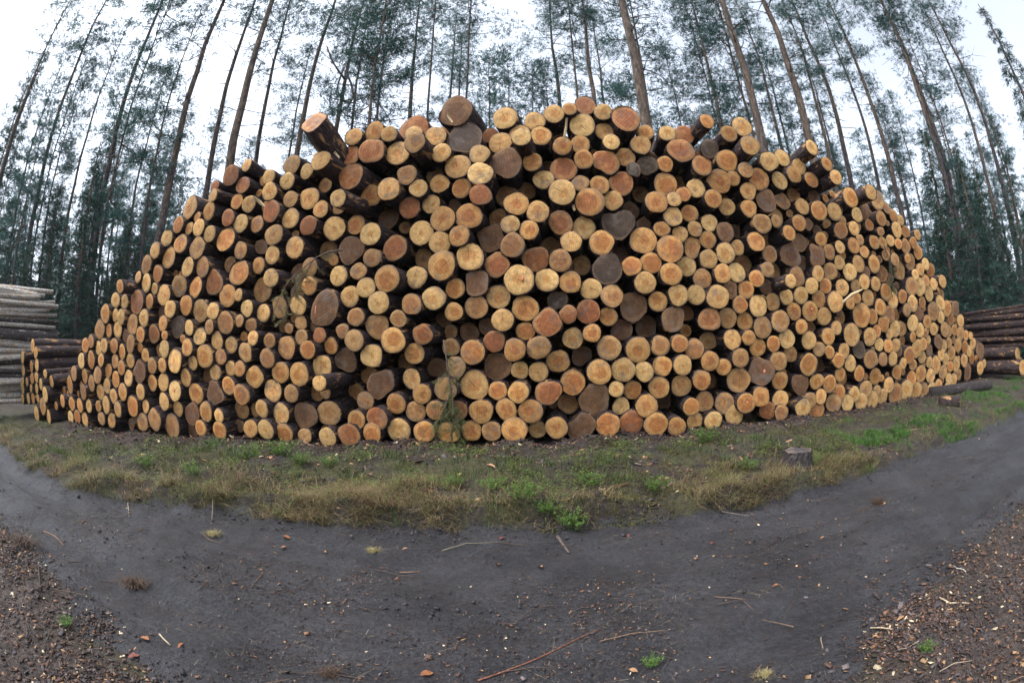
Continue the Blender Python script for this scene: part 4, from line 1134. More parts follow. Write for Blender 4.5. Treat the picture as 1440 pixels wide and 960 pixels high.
# ------------------------------------------------------------------ ground cover
def blades(x, y, n_seg_len, width, col, g, lean=0.6, flat=0.0):
    """curved grass blades rooted at (x, y): 2 quads-as-tris each"""
    n = len(x); z = ground_z(x, y)
    base = np.stack([x, y, z - 0.01], -1)
    t = g.uniform(0, 2 * math.pi, n); d = np.stack([np.cos(t), np.sin(t), np.zeros(n)], -1)
    L = n_seg_len[:, None]
    up = np.array([0, 0, 1.0]); k = lean * g.uniform(0.3, 1.5, (n, 1)); s = np.stack([-np.sin(t), np.cos(t), np.zeros(n)], -1) * width[:, None] / 2
    rise = 1 - flat
    p1 = base + up * L * 0.55 * rise + d * L * 0.25 * k
    p2 = base + up * L * (0.8 - 0.3 * np.clip(k, 0, 1)) * rise + d * L * 0.75 * k
    V = np.stack([base - s, base + s, p1 - s * 0.8, p1 + s * 0.8, p2], 1).reshape(-1, 3)
    i = np.arange(n)[:, None] * 5
    T = np.concatenate([i + np.array([[0, 1, 3]]), i + np.array([[0, 3, 2]]), i + np.array([[2, 3, 4]])], 0)
    return V, T, np.repeat(col, 5, 0)
def scatter_bank(n, g, dens):
    xs = []; ys = []
    while sum(map(len, xs)) < n:
        x = g.uniform(-12, 17, 4000); u = g.uniform(0, 1, 4000)
        e = edge_far(x); f = face(x)
        y = e - 0.05 + (f - e) * u
        w = dens(x, y, u) * np.clip(7.0 / (x * x * 0.35 + 12), 0.12, 1)
        k = g.uniform(0, 1, 4000) < w
        xs.append(x[k]); ys.append(y[k])
    return np.concatenate(xs)[:n], np.concatenate(ys)[:n]
def stuff(name, V, T, pc, mat, label, cat):
    me = make_mesh(name, V, T, mat, {'pc': ('FLOAT_COLOR', np.concatenate([pc, np.ones((len(pc), 1))], 1))})
    o = link_mesh(name, me); tag(o, label, cat, kind='stuff'); return o
def clump(x, y, s): return sstep(0.02, 0.26, fbm(x * s, y * s, 3))
def grass_cover():
    g = np.random.RandomState(5)
    # green grass: far right half of the bank and patches on the left
    def dg(x, y, u): return clump(x + 3, y, 2.2) * (0.15 + 0.85 * clump(x, y + 9, 5.0)) * (0.22 + 1.3 * sstep(2.5, 5, x) + 0.25 * sstep(-2, -5, x)) * sstep(0.9, 0.6, u)
    x, y = scatter_bank(30000, g, dg); n = len(x)
    mixv = g.uniform(0, 1, (n, 1))
    col = np.array([0.022, 0.045, 0.010]) * (1 - mixv) + np.array([0.085, 0.105, 0.028]) * mixv
    right = (x > 4)[:, None]
    col = np.where(right, col * np.array([0.9, 1.5, 1.0]), col)
    V, T, c = blades(x, y, g.uniform(0.03, 0.15, n), g.uniform(0.003, 0.007, n), col, g)
    stuff("green_grass", V, T, c, M['grass'], "short green grass on the bank in front of the stack", "grass")
    # straw: bleached grass hanging over the track edge
    def ds(x, y, u): return (clump(x, y + 7, 3.1) * 0.55 + 0.6 * clump(x, y * 0.5, 1.4) * (0.25 + 0.75 * clump(x + 5, y, 4.3))) * (sstep(0.46, 0.0, u) ** 1.3) * (0.12 + 0.88 * sstep(0.2, -1.2, x) + 0.75 * sstep(1.2, 2.0, x) * sstep(4.5, 3.5, x))
    x, y = scatter_bank(19000, g, ds); n = len(x)
    mixv = g.uniform(0, 1, (n, 1))
    col = np.array([0.035, 0.023, 0.012]) * (1 - mixv) + np.array([0.24, 0.165, 0.085]) * mixv
    gr = (g.uniform(0, 1, n) < 0.25)[:, None]
    col = np.where(gr, np.array([0.10, 0.115, 0.035]), col)
    V, T, c = blades(x, y, g.uniform(0.08, 0.34, n), g.uniform(0.0025, 0.006, n), col, g, 1.25, 0.45)
    stuff("dry_grass", V, T, c, M['grass'], "bleached dry grass hanging over the edge of the track", "grass")
    # moss: dense carpet of very short tufts
    def dm(x, y, u): return clump(x * 1.0 + 20, y + 2, 2.6) * sstep(0.98, 0.8, u)
    x, y = scatter_bank(40000, g, dm); n = len(x)
    mixv = g.uniform(0, 1, (n, 1))
    col = np.array([0.030, 0.030, 0.008]) * (1 - mixv) + np.array([0.105, 0.095, 0.022]) * mixv
    V, T, c = blades(x, y, g.uniform(0.015, 0.05, n), g.uniform(0.006, 0.014, n), col, g, 0.9)
    stuff("moss", V, T, c, M['grass'], "olive moss carpet on the bank", "moss")
    # low leafy cover (bilberry and sorrel) in patches
    def dl(x, y, u): return clump(x + 40, y + 13, 2.8) ** 1.5 * sstep(1.0, 0.85, u) * sstep(0.02, 0.2, u)
    x, y = scatter_bank(21000, g, dl); n = len(x); z = ground_z(x, y) + g.uniform(0.01, 0.085, n)
    a = g.uniform(0, 6.28, n); L = g.uniform(0.012, 0.030, n)[:, None]
    d = unit(np.stack([np.cos(a), np.sin(a), g.uniform(-0.2, 0.6, n)], -1)); sd = np.stack([-np.sin(a), np.cos(a), np.zeros(n)], -1)
    p = np.stack([x, y, z], -1)
    V = np.stack([p, p + d * L * 0.45 + sd * L * 0.3, p + d * L, p + d * L * 0.45 - sd * L * 0.3], 1).reshape(-1, 3)
    mixv = g.uniform(0, 1, (n, 1)); col = np.array([0.025, 0.060, 0.010]) * (1 - mixv) + np.array([0.12, 0.19, 0.03]) * mixv
    red = (g.uniform(0, 1, n) < 0.08)[:, None]; col = np.where(red, np.array([0.13, 0.045, 0.02]), col)
    stuff("leafy_ground_cover", V, np.arange(n * 4).reshape(-1, 4), np.repeat(col, 4, 0), M['plant'], "low leafy green ground cover in patches on the bank", "ground cover")
    # loose straw and rootlets pressed onto the track
    n = 20000
    x = g.uniform(-5.5, 7, n); y = edge_near(x) + (edge_far(x) - edge_near(x)) * g.beta(2.2, 1.3, n)
    k = (0.12 + clump(x + 11, y + 4, 1.9)) * np.clip(8 / (x * x + 7), 0.2, 1) > g.uniform(0, 1.1, n); x, y = x[k], y[k]; n = len(x)
    mixv = g.uniform(0, 1, (n, 1)); col = np.array([0.05, 0.035, 0.028]) * (1 - mixv) + np.array([0.30, 0.24, 0.16]) * mixv ** 1.5
    V, T, c = blades(x, y, g.gamma(2.2, 0.02, n) + 0.012, g.uniform(0.0012, 0.0030, n), col, g, 1.3, 0.93)
    V[:, 2] += 0.012
    stuff("straw_litter", V, T, c, M['grass'], "loose straw and rootlets pressed into the muddy track", "straw")
grass_cover()

def flakes(x, y, L, W, T_, col, g, tilt=0.35):
    """little solid slabs lying on the ground (chips, bark crumbs)"""
    n = len(x); z = ground_z(x, y)
    a = g.uniform(0, 6.28, n); tx = g.randn(n) * tilt; ty = g.randn(n) * tilt
    u = np.stack([np.cos(a), np.sin(a), tx], -1); u = unit(u)
    v = unit(np.cross(np.stack([ty, g.randn(n) * tilt, np.ones(n)], -1), u)); w = np.cross(u, v)
    c = np.stack([x, y, z + T_ * 0.6 + g.uniform(0, 0.012, n)], -1)
    V = []
    for sw in (-1, 1):
        for su, sv, k in ((-1, -1, .8), (1, -.7, 1), (1.05, .8, .9), (-.9, 1, 1)):
            V.append(c + u * (L * su * k / 2)[:, None] + v * (W * sv / 2)[:, None] + w * (T_ * sw / 2)[:, None])
    V = np.stack(V, 1).reshape(-1, 3); i = np.arange(n)[:, None] * 8
    Q = np.concatenate([i + np.array([q]) for q in ([0, 3, 2, 1], [4, 5, 6, 7], [0, 1, 5, 4], [1, 2, 6, 5], [2, 3, 7, 6], [3, 0, 4, 7])], 0)
    return V, Q, np.repeat(col, 8, 0)
CHIP = np.array([[0.035, 0.023, 0.021], [0.075, 0.042, 0.030], [0.15, 0.075, 0.042], [0.32, 0.19, 0.095], [0.55, 0.44, 0.29], [0.060, 0.050, 0.052], [0.11, 0.085, 0.082]])
def debris():
    g = np.random.RandomState(9)
    # chips on the near side of the track, thick on the right, thinner on the left
    n = 260000
    x = g.uniform(-6, 8, n); y = g.uniform(0.35, 2.6, n)
    k = (y < edge_near(x) + 0.12 + 0.10 * g.randn(n)) & (g.uniform(0, 1, n) < np.clip(0.25 + 0.75 * sstep(0.9, 2.2, x) + 0.5 * sstep(-1.0, -2.0, x) - 0.1, 0, 1) * (0.25 + 0.75 * clump(x * 1.2 + 5, y + 3, 1.8)) * np.clip(9 / (x * x + y * y + 5), 0.1, 1))
    x, y = x[k][:30000], y[k][:30000]; n = len(x)
    pr = np.where(x[:, None] > 0, np.array([[.27, .28, .15, .05, .022, .16, .068]]), np.array([[.36, .25, .09, .035, .025, .17, .07]]))
    idx = np.array([g.choice(7, p=p / p.sum()) for p in pr])
    col = CHIP[idx] * g.uniform(0.5, 1.05, (n, 1))
    L = g.gamma(2.4, 0.0068, n) + 0.005
    V, Q, c = flakes(x, y, L, L * g.uniform(0.25, 0.7, n), g.uniform(0.002, 0.006, n), col, g)
    stuff("wood_chips", V, Q, c, M['chip'], "brown and pale wood chips and bark crumbs strewn along the near edge", "wood chips")
    # bark crumbs and slash at the foot of the stack
    n = 9000
    x = g.uniform(-9, 16, n); y = face(x) - np.abs(g.gamma(1.5, 0.22, n)) + 0.25
    idx = g.choice(7, n, p=[.45, .28, .12, .03, .01, .08, .03]); col = CHIP[idx] * g.uniform(0.6, 1.2, (n, 1))
    L = g.gamma(2.5, 0.016, n) + 0.012
    V, Q, c = flakes(x, y, L, L * g.uniform(0.15, 0.5, n), g.uniform(0.003, 0.009, n), col, g, 0.6)
    stuff("bark_litter", V, Q, c, M['chip'], "dark bark litter and slash along the foot of the stack", "bark litter")
    n = 16000
    x = g.uniform(-8, 12, n); u = g.uniform(0, 1, n); y = edge_far(x) + (face(x) - edge_far(x)) * u
    k = g.uniform(0, 1, n) < (0.15 + 0.85 * clump(x + 31, y, 2.4)) * np.clip(9 / (x * x * 0.4 + 9), 0.15, 1); x, y = x[k], y[k]; n = len(x)
    idx = g.choice(7, n, p=[.32, .27, .17, .06, .02, .11, .05]); col = CHIP[idx] * g.uniform(0.7, 1.3, (n, 1))
    L = g.gamma(2.0, 0.013, n) + 0.008
    V, Q, c = flakes(x, y, L, L * g.uniform(0.2, 0.7, n), g.uniform(0.002, 0.006, n), col, g, 0.5)
    stuff("bank_litter", V, Q, c, M['chip'], "leaf and bark scraps littering the mossy bank", "litter")
    # crumbs thinly strewn over bank and track
    n = 95000
    x = g.uniform(-7, 9, n); y = g.uniform(0.8, 6.0, n)
    k = g.uniform(0, 1, n) < (0.12 + 0.88 * clump(x + 2, y, 1.2)) * np.clip(5 / (x * x + y * y * 0.3 + 3), 0.1, 1); x, y = x[k], y[k]; n = len(x)
    idx = g.choice(7, n, p=[.46, .22, .09, .035, .015, .13, .05]); col = CHIP[idx] * g.uniform(0.7, 1.2, (n, 1))
    L = g.gamma(1.6, 0.0048, n) + 0.004
    V, Q, c = flakes(x, y, L, L * g.uniform(0.25, 0.8, n), g.uniform(0.002, 0.005, n), col, g)
    stuff("crumbs", V, Q, c, M['chip'], "fine crumbs of bark and wood strewn over track and bank", "crumbs")
    # crumbled clods of mud along the wheel tracks and under the cut bank
    n = 42000
    x = g.uniform(-6, 8, n); a_, b_ = edge_near(x), edge_far(x); t = g.uniform(0, 1.06, n); y = a_ + (b_ - a_) * t
    w = np.exp(-((t - 1.0) / 0.09) ** 2) + 0.35 * np.exp(-((t - 0.52) / 0.07) ** 2) + 0.3 * np.exp(-((t - 0.06) / 0.08) ** 2) + 0.10 * clump(x + 50, y, 2.0)
    k = g.uniform(0, 1, n) < w * (0.25 + 0.75 * clump(x + 8, y * 2, 2.3)) * np.clip(8 / (x * x + 7), 0.15, 1); x, y = x[k], y[k]; n = len(x)
    L = g.gamma(1.7, 0.0048, n) + 0.004
    V, Q, c = flakes(x, y, L, L * g.uniform(0.6, 1.0, n), L * g.uniform(0.25, 0.55, n), np.array([[0.026, 0.024, 0.026]]) * g.uniform(0.6, 1.6, (n, 1)), g, 0.5)
    stuff("mud_clods", V, Q, c, M['chip'], "crumbled dark clods of mud on the track and under the bank", "mud clods")
    # thin dark twigs lying about
    a = Acc()
    for k in range(420):
        if k < 240: x = g.uniform(-7, 15); y = float(face(x)) - abs(g.gamma(1.3, 0.3)) + 0.1
        else: x = g.uniform(-5, 6); y = float(edge_near(x)) + g.uniform(-0.8, 1.0) * (float(edge_far(x)) + 0.9 - float(edge_near(x))); y = max(y, 0.5)
        L = g.uniform(0.08, 0.42); t = g.uniform(0, 6.28); d = np.array([math.cos(t), math.sin(t), 0])
        pts = []
        for s in (-0.5, 0, 0.5):
            q = np.array([x, y, 0]) + d * L * s + g.randn(3) * L * 0.06; q[2] = gz(q[0], q[1]) + 0.008 + abs(g.randn()) * 0.015; pts.append(q)
        V, F = tube(pts, [0.004, 0.0035, 0.002], 4, False)
        c = np.array([[0.05, 0.035, 0.028, 1], [0.12, 0.075, 0.05, 1], [0.22, 0.17, 0.12, 1]])[g.choice(3, p=[.72, .23, .05])]
        a.add(V, F, pc=np.tile(c, (len(V), 1)))
    o = link_mesh("twig_litter", a.mesh("twig_litter", M['twig'], ATT)); tag(o, "thin broken twigs scattered on the ground", "twigs", kind='stuff')
debris()

# ------------------------------------------------------------------ plants, leaves, sticks one can count
def leafy_plant_mesh(seed, h, spread, nst, nl, c1, c2, ll=0.022):
    g = np.random.RandomState(seed); st = Acc(); lf = Acc()
    for s in range(nst):
        t = g.uniform(0, 6.28); k = g.uniform(0.2, 1) * spread
        p0 = np.array([math.cos(t), math.sin(t), 0]) * k * 0.4; p1 = p0 + np.array([math.cos(t) * k * 0.6, math.sin(t) * k * 0.6, h * g.uniform(0.6, 1.1)])
        m = (p0 + p1) / 2 + g.randn(3) * h * 0.07
        V, F = tube([p0 - [0, 0, 0.02], m, p1], [0.0022, 0.0018, 0.001], 3, False); st.add(V, F, pc=np.tile([0.10, 0.13, 0.04, 1], (len(V), 1)))
        for q in range(nl):
            u = g.uniform(0.25, 1.05); b0 = p0 + (p1 - p0) * u + g.randn(3) * h * 0.05
            a_ = g.uniform(0, 6.28); d = np.array([math.cos(a_), math.sin(a_), g.uniform(-0.2, 0.7)]); d /= np.linalg.norm(d)
            sd = np.cross(d, [0, 0, 1.0]); sd /= np.linalg.norm(sd); L = ll * g.uniform(0.7, 1.4); W = L * 0.52
            nrm = np.cross(sd, d)
            V = [b0, b0 + d * L * 0.4 + sd * W / 2 + nrm * 0.002, b0 + d * L, b0 + d * L * 0.4 - sd * W / 2 + nrm * 0.002]
            mixv = g.rand(); c = np.array(c1) * (1 - mixv) + np.array(c2) * mixv
            lf.add(V, [(0, 1, 2), (0, 2, 3)], pc=np.tile(np.append(c, 1), (4, 1)))
    return st.mesh("stem", M['plant'], ATT), lf.mesh("foliage", M['plant'], ATT)
BIL = [leafy_plant_mesh(301 + k, 0.15, 0.20, 30, 16, (0.03, 0.085, 0.014), (0.12, 0.20, 0.035)) for k in range(3)]
PLANTS = [
 (805, 733, 1.0, "bright green leafy plant alone at the edge of the track, middle"), (690, 690, 0.9, "leafy green plant on the bank left of the middle"), (735, 702, 1.0, "leafy green plant left of the lone bright one at the track edge"),
 (768, 714, 0.8, "small leafy plant just left of the lone bright one"), (832, 682, 0.9, "leafy plant on the bank above the lone bright one"), (352, 645, 1.2, "broad leafy plant under the lower left logs"),
 (395, 640, 1.2, "leafy plant right of the broad one under the lower left logs"), (425, 652, 1.0, "third leafy plant in the row under the lower left logs"), (300, 632, 1.1, "leafy plant left of the broad one under the left logs"),
 (990, 622, 1.3, "tall leafy plant against the bottom logs, right of centre"), (1052, 660, 0.9, "leafy plant left of the dark tree stump"), (1140, 655, 0.9, "leafy plant right behind the dark tree stump"),
 (272, 668, 1.0, "small leafy plant at the left of the bank"), (640, 682, 0.8, "small leafy plant on bare soil left of the middle"), (920, 690, 0.9, "leafy plant on the bank right of the middle"),
 (94, 880, 0.4, "tiny green plant among chips at lower left"), (914, 935, 0.35, "low green plant at the bottom edge right of the middle"), (1300, 915, 0.35, "small green shoot among the chips at lower right"), (205, 655, 1.0, "leafy plant at the far left of the bank"), (465, 655, 0.9, "leafy plant under the bottom logs, left of centre")]
for k, (px, py, s, lab) in enumerate(PLANTS):
    p = on_ground(px, py)
    root = empty("bilberry_plant", Matrix.Translation((p[0], p[1], gz(p[0], p[1]))) @ Matrix.Rotation(rnd.uniform(0, 6), 4, 'Z') @ Matrix.Scale(s, 4))
    tag(root, lab, 'plant', 'leafy plants on the ground')
    for nm, me in zip(("stem", "foliage"), BIL[k % 3]): link_mesh(nm, me, root)
def tuft_mesh(seed, n, L, c1, c2, lean):
    g = np.random.RandomState(seed); a = Acc()
    for k in range(n):
        t = g.uniform(0, 6.28); o = g.randn(2) * L * 0.22; l_ = L * g.uniform(0.5, 1.2); kk = lean * g.uniform(0.2, 1.4)
        p0 = np.array([o[0], o[1], -0.01]); d = np.array([math.cos(t), math.sin(t), 0]); sd = np.array([-math.sin(t), math.cos(t), 0]) * 0.0022
        p1 = p0 + d * l_ * 0.3 * kk + np.array([0, 0, l_ * 0.5]); p2 = p0 + d * l_ * 0.8 * kk + np.array([0, 0, l_ * (0.75 - 0.35 * min(kk, 1.4))])
        mixv = g.rand(); c = np.append(np.array(c1) * (1 - mixv) + np.array(c2) * mixv, 1)
        a.add([p0 - sd, p0 + sd, p1 - sd, p1 + sd, p2], [(0, 1, 3, 2), (2, 3, 4)], pc=np.tile(c, (5, 1)))
    return a.mesh("tuft", M['grass'], ATT)
BROWN = tuft_mesh(5, 240, 0.16, (0.035, 0.022, 0.016), (0.09, 0.055, 0.035), 1.0)
STRAW = tuft_mesh(6, 220, 0.16, (0.16, 0.13, 0.05), (0.36, 0.30, 0.15), 0.8)
for (px, py, me, s, lab) in ((190, 822, BROWN, 1.0, "brown dead clump of heather on the track at left"), (1236, 708, BROWN, 0.9, "brown dead clump at the far track edge on the right"), (1073, 950, STRAW, 0.45, "pale straw tuft at the bottom edge, right"), (465, 948, BROWN, 0.5, "dark mossy clump at the bottom edge left of the middle"), (525, 775, STRAW, 0.55, "flattened pale straw tuft on the track left of the middle"), (35, 765, BROWN, 1.3, "dark brown heather clump at the left edge of the track"), (300, 752, STRAW, 0.7, "sprawling straw tuft on the track at left")):
    p = on_ground(px, py)
    o = link_mesh("dead_grass_tuft", me); o.matrix_world = Matrix.Translation((p[0], p[1], gz(p[0], p[1]))) @ Matrix.Rotation(rnd.uniform(0, 6), 4, 'Z') @ Matrix.Diagonal((s * 1.15, s * 0.9, s * 0.6, 1))
    tag(o, lab, 'grass tuft')
def leaf_mesh(seed, L, c):
    g = np.random.RandomState(seed); n = 9; V = [np.array([0, -L / 2, 0.002])]
    out = [(0.28, -0.25), (0.42, 0.0), (0.30, 0.18), (0.22, 0.36), (0.0, 0.55), (-0.2, 0.38), (-0.34, 0.2), (-0.4, 0.0), (-0.25, -0.28)]
    for (a, b_) in out: V.append(np.array([a * L * g.uniform(0.75, 1.15), b_ * L, abs(a) * L * g.uniform(0.1, 0.6) + 0.003]))
    V.append(np.array([0, 0, 0.004])); cc = len(V) - 1
    F = [(cc, i, i + 1) for i in range(0, n)] + [(cc, n, 0)]
    top = len(V); V += [v - np.array([0, 0, 0.0015]) for v in V]
    F += [(f[0] + top, f[2] + top, f[1] + top) for f in F]
    a = Acc(); a.add(V, F, pc=np.tile(np.append(np.array(c) * 0.8, 1), (len(V), 1))); return a.mesh("fallen_leaf", M['leaf'], ATT)
LEAF = [leaf_mesh(1, 0.09, (0.26, 0.105, 0.045)), leaf_mesh(2, 0.09, (0.17, 0.055, 0.04)), leaf_mesh(3, 0.09, (0.34, 0.19, 0.10)), leaf_mesh(4, 0.09, (0.13, 0.07, 0.05))]
LEAVES = [
 (457, 778, 2, 1.0, "pale tan fallen leaf on the track, left of the middle"), (403, 757, 0, 1.0, "orange fallen leaf at the track edge, left"), (399, 771, 0, .7, "small orange leaf just below the one at the left track edge"), (118, 735, 3, 1.0, "brown leaf on the track at far left"),
 (690, 657, 2, 1.7, "large pale orange strip of leaf on the bank near the middle"), (646, 669, 2, 1.2, "pale ochre leaf on bare soil under the middle logs"), (603, 692, 0, 1.2, "orange-brown leaf in the dry grass left of the middle"), (551, 711, 1, 1.0, "dark red leaf in the dry grass"), (615, 722, 0, 1.0, "brown-orange leaf at the bank edge left of the middle"),
 (1001, 765, 1, .8, "small red leaf on the right part of the track"), (978, 787, 2, .7, "tan leaf below the small red one on the track"), (760, 799, 2, .9, "curled pale leaf in the middle of the track"), (700, 795, 0, .8, "reddish curled leaf on the track near the middle"), (705, 758, 1, .9, "dark reddish leaf at the foot of the bank"), (569, 774, 2, .8, "pinkish tan leaf at the foot of the bank, left"), (884, 755, 1, .7, "dark red leaf at the foot of the bank, right of the middle"),
 (1140, 662, 2, 1.6, "large pale tan leaf beside the dark stump"), (1070, 672, 0, 1.3, "orange-brown leaf on the bank left of the stump"), (1110, 665, 0, 1.1, "rust-coloured leaf between the stump and the track"), (856, 838, 0, .6, "tiny orange leaf on the track right of the middle"), (1090, 825, 0, .6, "small orange-brown leaf on the right of the track"), (205, 900, 0, 1.0, "orange leaf among the chips at lower left"), (190, 925, 1, 1.0, "red-brown leaf among the chips at lower left"), (255, 910, 0, .9, "rusty leaf at the chip edge, lower left"), (600, 950, 0, 1.0, "orange-brown leaf at the bottom edge left of the middle"), (890, 945, 2, .7, "tan leaf at the bottom edge right of the middle"), (1265, 872, 2, .9, "pale orange chip-like leaf at lower right"), (520, 668, 3, 1.2, "dull brown leaf high on the bank, left of the middle"), (640, 700, 3, 1.0, "dull brown leaf low on the bank, left of the middle")]
for (px, py, k, s, lab) in LEAVES:
    p = on_ground(px, py)
    o = link_mesh("fallen_leaf", LEAF[k])
    o.matrix_world = Matrix.Translation((p[0], p[1], gz(p[0], p[1]) + 0.012)) @ Matrix.Rotation(rnd.uniform(0, 6.28), 4, 'Z') @ Matrix.Rotation(rnd.gauss(0, 0.25), 4, 'X') @ Matrix.Diagonal((s * rnd.uniform(0.4, 0.8), s * 0.8, s * 0.8, 1))
    tag(o, lab, 'leaf', 'fallen leaves')
def stick(pxs, r0, r1, col, name, label, lift=0.004, group=None):
    r0, r1 = r0 * 0.8, r1 * 0.8; col = tuple(c * 0.75 for c in col)
    pts = []
    for k, (a, c) in enumerate(pxs):
        p = on_ground(a, c); p[2] = gz(p[0], p[1]) + lift + r0; pts.append(p)
    fine = []
    for k in range(len(pts) - 1):
        for s in (0, 0.5): fine.append(pts[k] * (1 - s) + pts[k + 1] * s + (nr.randn(3) * r0 * 0.7 if s else 0))
    fine.append(pts[-1]); base = fine[0].copy()
    V, F = tube([q - base for q in fine], list(np.linspace(r0, r1, len(fine))), 6)
    a = Acc(); a.add(V, F, pc=np.tile(np.append(np.array(col), 1), (len(V), 1)))
    o = link_mesh(name, a.mesh(name, M['twig'], ATT, True)); o.location = base; tag(o, label, 'stick', group)
RED = (0.20, 0.075, 0.045); PALE = (0.42, 0.33, 0.22); DARK = (0.06, 0.04, 0.03)
stick([(672, 958), (712, 944), (762, 924), (800, 905), (845, 885)], 0.006, 0.003, RED, "long_stick", "long thin reddish stick across the bottom middle of the track")
stick([(727, 637), (745, 630), (757, 625)], 0.010, 0.008, RED, "stick", "short reddish stick under the bottom logs, middle")
stick([(865, 686), (885, 680), (950, 675)], 0.008, 0.004, RED, "stick", "thin reddish stick lying on the bank right of the middle")
stick([(180, 708), (182, 727)], 0.007, 0.005, PALE, "stick", "short pale upright-lying stick at the left track edge")
stick([(225, 893), (240, 908)], 0.007, 0.006, PALE, "stick", "pale straight splinter at lower left")
stick([(62, 748), (78, 755), (90, 768)], 0.007, 0.005, (0.28, 0.15, 0.08), "stick", "bent brown twig on the track at far left")
stick([(55, 800), (58, 832)], 0.008, 0.006, DARK, "stick", "dark twig among the chips at the left edge")
stick([(1320, 842), (1335, 850), (1362, 850)], 0.009, 0.005, PALE, "stick", "pale curved splinter among the chips at lower right")
stick([(1340, 797), (1350, 801), (1358, 806)], 0.008, 0.003, (0.5, 0.46, 0.4), "stick", "whitish torn piece of wood at the right chip edge")
stick([(1223, 884), (1255, 886)], 0.006, 0.005, PALE, "stick", "thin pale straight twig at lower right")
stick([(562, 806), (590, 805)], 0.007, 0.006, (0.2, 0.12, 0.08), "stick", "short brown twig on the track left of the middle")
stick([(784, 757), (800, 780)], 0.020, 0.012, (0.10, 0.075, 0.065), "bark_piece", "dark piece of bark at the foot of the bank, right of the middle")
stick([(930, 690), (945, 681)], 0.022, 0.020, (0.2, 0.14, 0.1), "bark_piece", "stub of branch lying on the bank right of the middle")
stick([(622, 775), (655, 765), (702, 763)], 0.005, 0.002, (0.22, 0.19, 0.12), "stick", "bleached stalk across the foot of the bank near the middle")
stick([(1260, 612), (1290, 604), (1312, 602)], 0.012, 0.008, (0.3, 0.2, 0.12), "stick", "pale brown stick at the foot of the right logs")
stick([(1310, 566), (1337, 571)], 0.012, 0.009, PALE, "stick", "bleached stick pointing to the log stub at right")

# dark old stump on the bank
def stump():
    p = on_ground(1120, 652); g = np.random.RandomState(3); seg = 22; th = np.linspace(0, 2 * math.pi, seg, endpoint=False)
    prof = 1 + 0.06 * np.cos(3 * th + 1) + 0.05 * np.cos(5 * th) + 0.025 * g.randn(seg)
    root = empty("tree_stump", Matrix.Translation((p[0], p[1], gz(p[0], p[1])))); tag(root, "low dark weathered tree stump on the bank at right", 'stump')
    V = []; B = []
    for z, k in ((-0.1, 1.3), (0.02, 1.12), (0.08, 1.05), (0.14, 1.0), (0.165, 0.98)):
        V.append(np.stack([0.18 * k * prof * np.cos(th), 0.18 * k * prof * np.sin(th), np.full(seg, z) + 0.008 * g.randn(seg)], -1)); B.append(np.stack([np.cos(th), np.sin(th), np.full(seg, z * 5)], -1))
    F = [(i * seg + k, i * seg + (k + 1) % seg, (i + 1) * seg + (k + 1) % seg, (i + 1) * seg + k) for i in range(4) for k in range(seg)]
    a = Acc(); a.add(np.concatenate(V), F, buv=np.concatenate(B)); link_mesh("bark", a.mesh("bark", M['old_bark'], ATT, True), root)
    V = []; U = []
    for f, z in ((0.97, 0.160), (0.6, 0.168), (0.3, 0.172)):
        V.append(np.stack([0.18 * f * prof * np.cos(th), 0.18 * f * prof * np.sin(th), z + 0.006 * g.randn(seg)], -1)); U.append(np.stack([f * np.cos(th), f * np.sin(th), np.full(seg, 7.0)], -1))
    V.append(np.array([[0, 0, 0.172]])); U.append(np.array([[0, 0, 7.0]]))
    F = [(i * seg + k, i * seg + (k + 1) % seg, (i + 1) * seg + (k + 1) % seg, (i + 1) * seg + k) for i in range(2) for k in range(seg)] + [(2 * seg + k, 2 * seg + (k + 1) % seg, 3 * seg) for k in range(seg)]
    V = np.concatenate(V); a = Acc(); a.add(V, F, uvw=np.concatenate(U), sap=np.tile([0.07, 0.06, 0.055, 0.5], (len(V), 1)), heart=np.tile([0.05, 0.04, 0.04, 1.0], (len(V), 1)))
    link_mesh("cut_top", a.mesh("cut_top", M['cut'], ATT), root)
stump()

# evergreen branches caught in the stack
def hanging_branch(label, stems, needles, width, c1, c2, seed, off=-0.22, droop=1.0):
    g = np.random.RandomState(seed); a = Acc(); P = []; D = []
    first = on_face(stems[0][0][0], stems[0][0][1], off)
    for st in stems:
        pts = [on_face(px, py, off - 0.10 * k / len(st)) - first for k, (px, py) in enumerate(st)]
        V, F = tube(pts, list(np.linspace(0.012, 0.003, len(pts))), 5); a.add(V, F, pc=np.tile([0.07, 0.05, 0.04, 1], (len(V), 1)))
        pts = np.array(pts)
        for q in range(needles):
            u = g.uniform(0.15, 1) * (len(pts) - 1.001); k = int(u); b0 = pts[k] + (pts[k + 1] - pts[k]) * (u - k); d0 = unit(pts[k + 1] - pts[k])
            e = b0 + (g.randn(3) * np.array([1, 0.5, 0.5])) * width + np.array([0, 0, -droop]) * width * g.uniform(0.2, 1.5)
            V, F = tube([b0, (b0 + e) / 2 + g.randn(3) * 0.012, e], [0.004, 0.003, 0.0015], 3, False); a.add(V, F, pc=np.tile([0.09, 0.075, 0.045, 1], (len(V), 1)))
            m = 9; s = g.uniform(0.15, 1.05, (m, 1)); P.append(b0 + (e - b0) * s); D.append(np.tile(unit(e - b0), (m, 1)))
    root = empty("spruce_branch", Matrix.Translation(first)); tag(root, label, 'branch')
    link_mesh("stem", a.mesh("stem", M['twig'], ATT), root)
    P = np.concatenate(P); D = np.concatenate(D); V, rv = slivers(P, D, 6, 0.045, 0.005, g, 0.7)
    pc = np.array(c1)[None] * (1 - rv[:, None]) + np.array(c2)[None] * rv[:, None]
    nt = len(V) // 3
    link_mesh("needles", make_mesh("needles", V, np.arange(nt * 3).reshape(-1, 3), M['plant'], {'pc': ('FLOAT_COLOR', np.concatenate([pc, np.ones((len(pc), 1))], 1))}), root)
